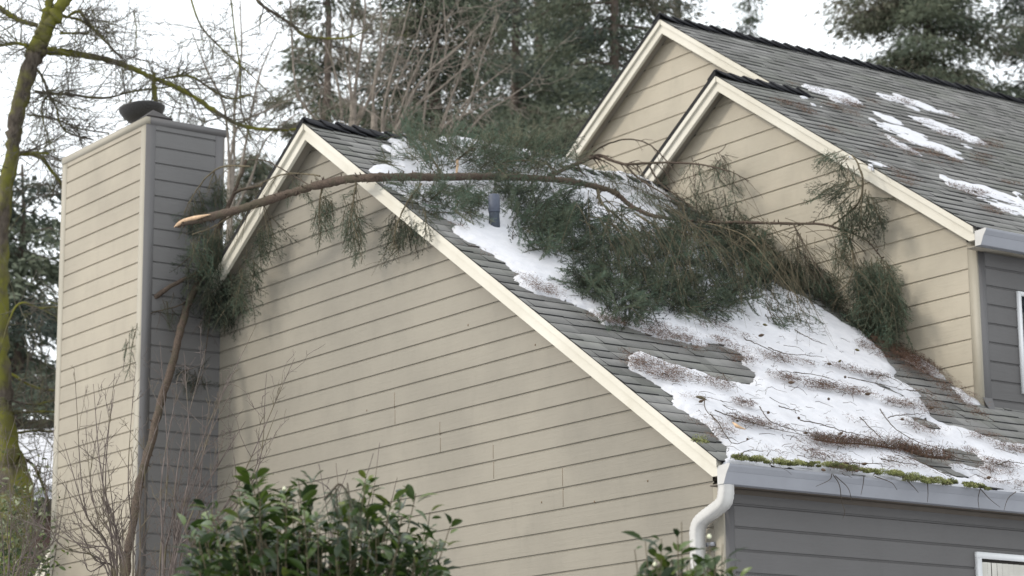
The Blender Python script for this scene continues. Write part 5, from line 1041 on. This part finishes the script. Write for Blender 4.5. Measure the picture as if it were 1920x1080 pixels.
conifer('fir_tree', 1268, 58, 30, 9, 1.5, 505, 'fir rising directly behind the highest peak', 1.0, .65, .065, .4, .15, (.1, .8), .3, .2)
conifer('fir_tree', 1405, 75, 26.6, 8, 1.5, 506, 'small slim spire-shaped fir beyond the upper ridge', 1.0, .4, .07, .8, .1, (0, .5), .2, .14, ntri=60)
conifer('fir_tree', 1735, 58, 34, 9, 2.8, 507, 'large bushy olive fir above the upper ridge at right', 3.4, .75, .062, .35, .06, (.25, .9), .25, .22, ntri=190)
conifer('fir_tree', 1985, 60, 33, 9, 2.3, 508, 'dark fir cut by the right edge above the ridge', 2.4, .75, .062, .35, .08, (0, .5), .25, .25)
conifer('fir_tree', 60, 46, 13.6, 8.6, 3.6, 510, 'dark fir between the mossy trunk and the chimney', 1.5, .6, .08, .5, .12, (0, .6), .3, .3)
conifer('fir_tree', -40, 55, 15.5, 9.2, 4.2, 511, 'dark fir at the left frame edge behind the mossy trunk', 1.3, .6, .08, .5, .1, (0, .5), .3, .3)
conifer('pine_tree', 345, 62, 19.6, 9, 2.2, 512, 'thin pale pine showing above the chimney top', .9, .5, .07, .5, .3, (.4, .9), .1, .18, ntri=60)
conifer('fir_tree', 480, 60, 17.5, 6, 1.8, 513, 'low brownish fir between the chimney and the lower peak', 1.6, .6, .08, .5, .2, (.3, .9), .3, .25)

# ------------------------------------------------------------------ neighbour's snowy roof and the hedge bank at lower left
nb = tag(empty('neighbour_house', (*PD(60, 900, 47)[:2], 0)), 'neighbouring low house with a snow-covered roof seen between the mossy trunk and the chimney', 'house')
a0, a1, c1, c0 = PD(-520, 985, 37), PD(135, 930, 37), PD(135, 822, 41), PD(-520, 850, 41)
mb = MB(); mb.poly_prism([a0, a1, c1, c0], (0, 0, .18)); mb.build('roof', 'snow', nb)
mb = MB(); w = [a0+[0, 0, -.02], a1+[0, 0, -.02]]; z0_ = [np.array([q[0], q[1], 0]) for q in w]; off = FW*.15; off[2] = 0; mb.poly_prism([w[0]+off*2, w[1]+off*2, z0_[1]+off*2, z0_[0]+off*2], off*8); mb.build('wall', 'wall_brown', nb)
mb = MB(); mb.poly_prism([a0+[0, 0, -.20], a1+[0, 0, -.20], a1+[0, 0, -.01], a0+[0, 0, -.01]], off*.5); mb.build('eave_board', 'dark', nb)
def pale_shrub(px, py, depth, spread, n, seed, label, mat='paleleaf', size=.075):
    rng = np.random.default_rng(seed); c = PD(px, py, depth); root = tag(empty('leafy_shrub', (c[0], c[1], 0)), label, 'shrub', 'leafy shrubs at lower left')
    pos = c+rng.standard_normal((n, 3))*np.array(spread); mb = MB(); k = max(20, n//40); tips = pos[:k]; P, R = grow_stems(np.array([[c[0], c[1], 0.]]).repeat(k, 0)+rng.normal(0, .1, (k, 3))*[1, 1, 0], tips, rng, .016, .004, .2); mb.tubes(P, R, 4); mb.build('stems', 'lichen_twig', root)
    d = rng.standard_normal((n, 3)); mb = MB(); leaf_batch(mb, pos, unit(d), unit(rng.standard_normal((n, 3))+[0, 0, 1]), size*rng.uniform(.6, 1.3, n), np.clip(rng.random(n)**1.3, 0, 1)); mb.build('leaves', mat, root)
pale_shrub(35, 1000, 28, (.26, .25, .34), 800, 601, 'pale-leaved ivy shrub at the lower left corner')
pale_shrub(10, 1090, 27, (.4, .3, .25), 700, 602, 'dark leafy shrub low in the left corner', 'leaf')
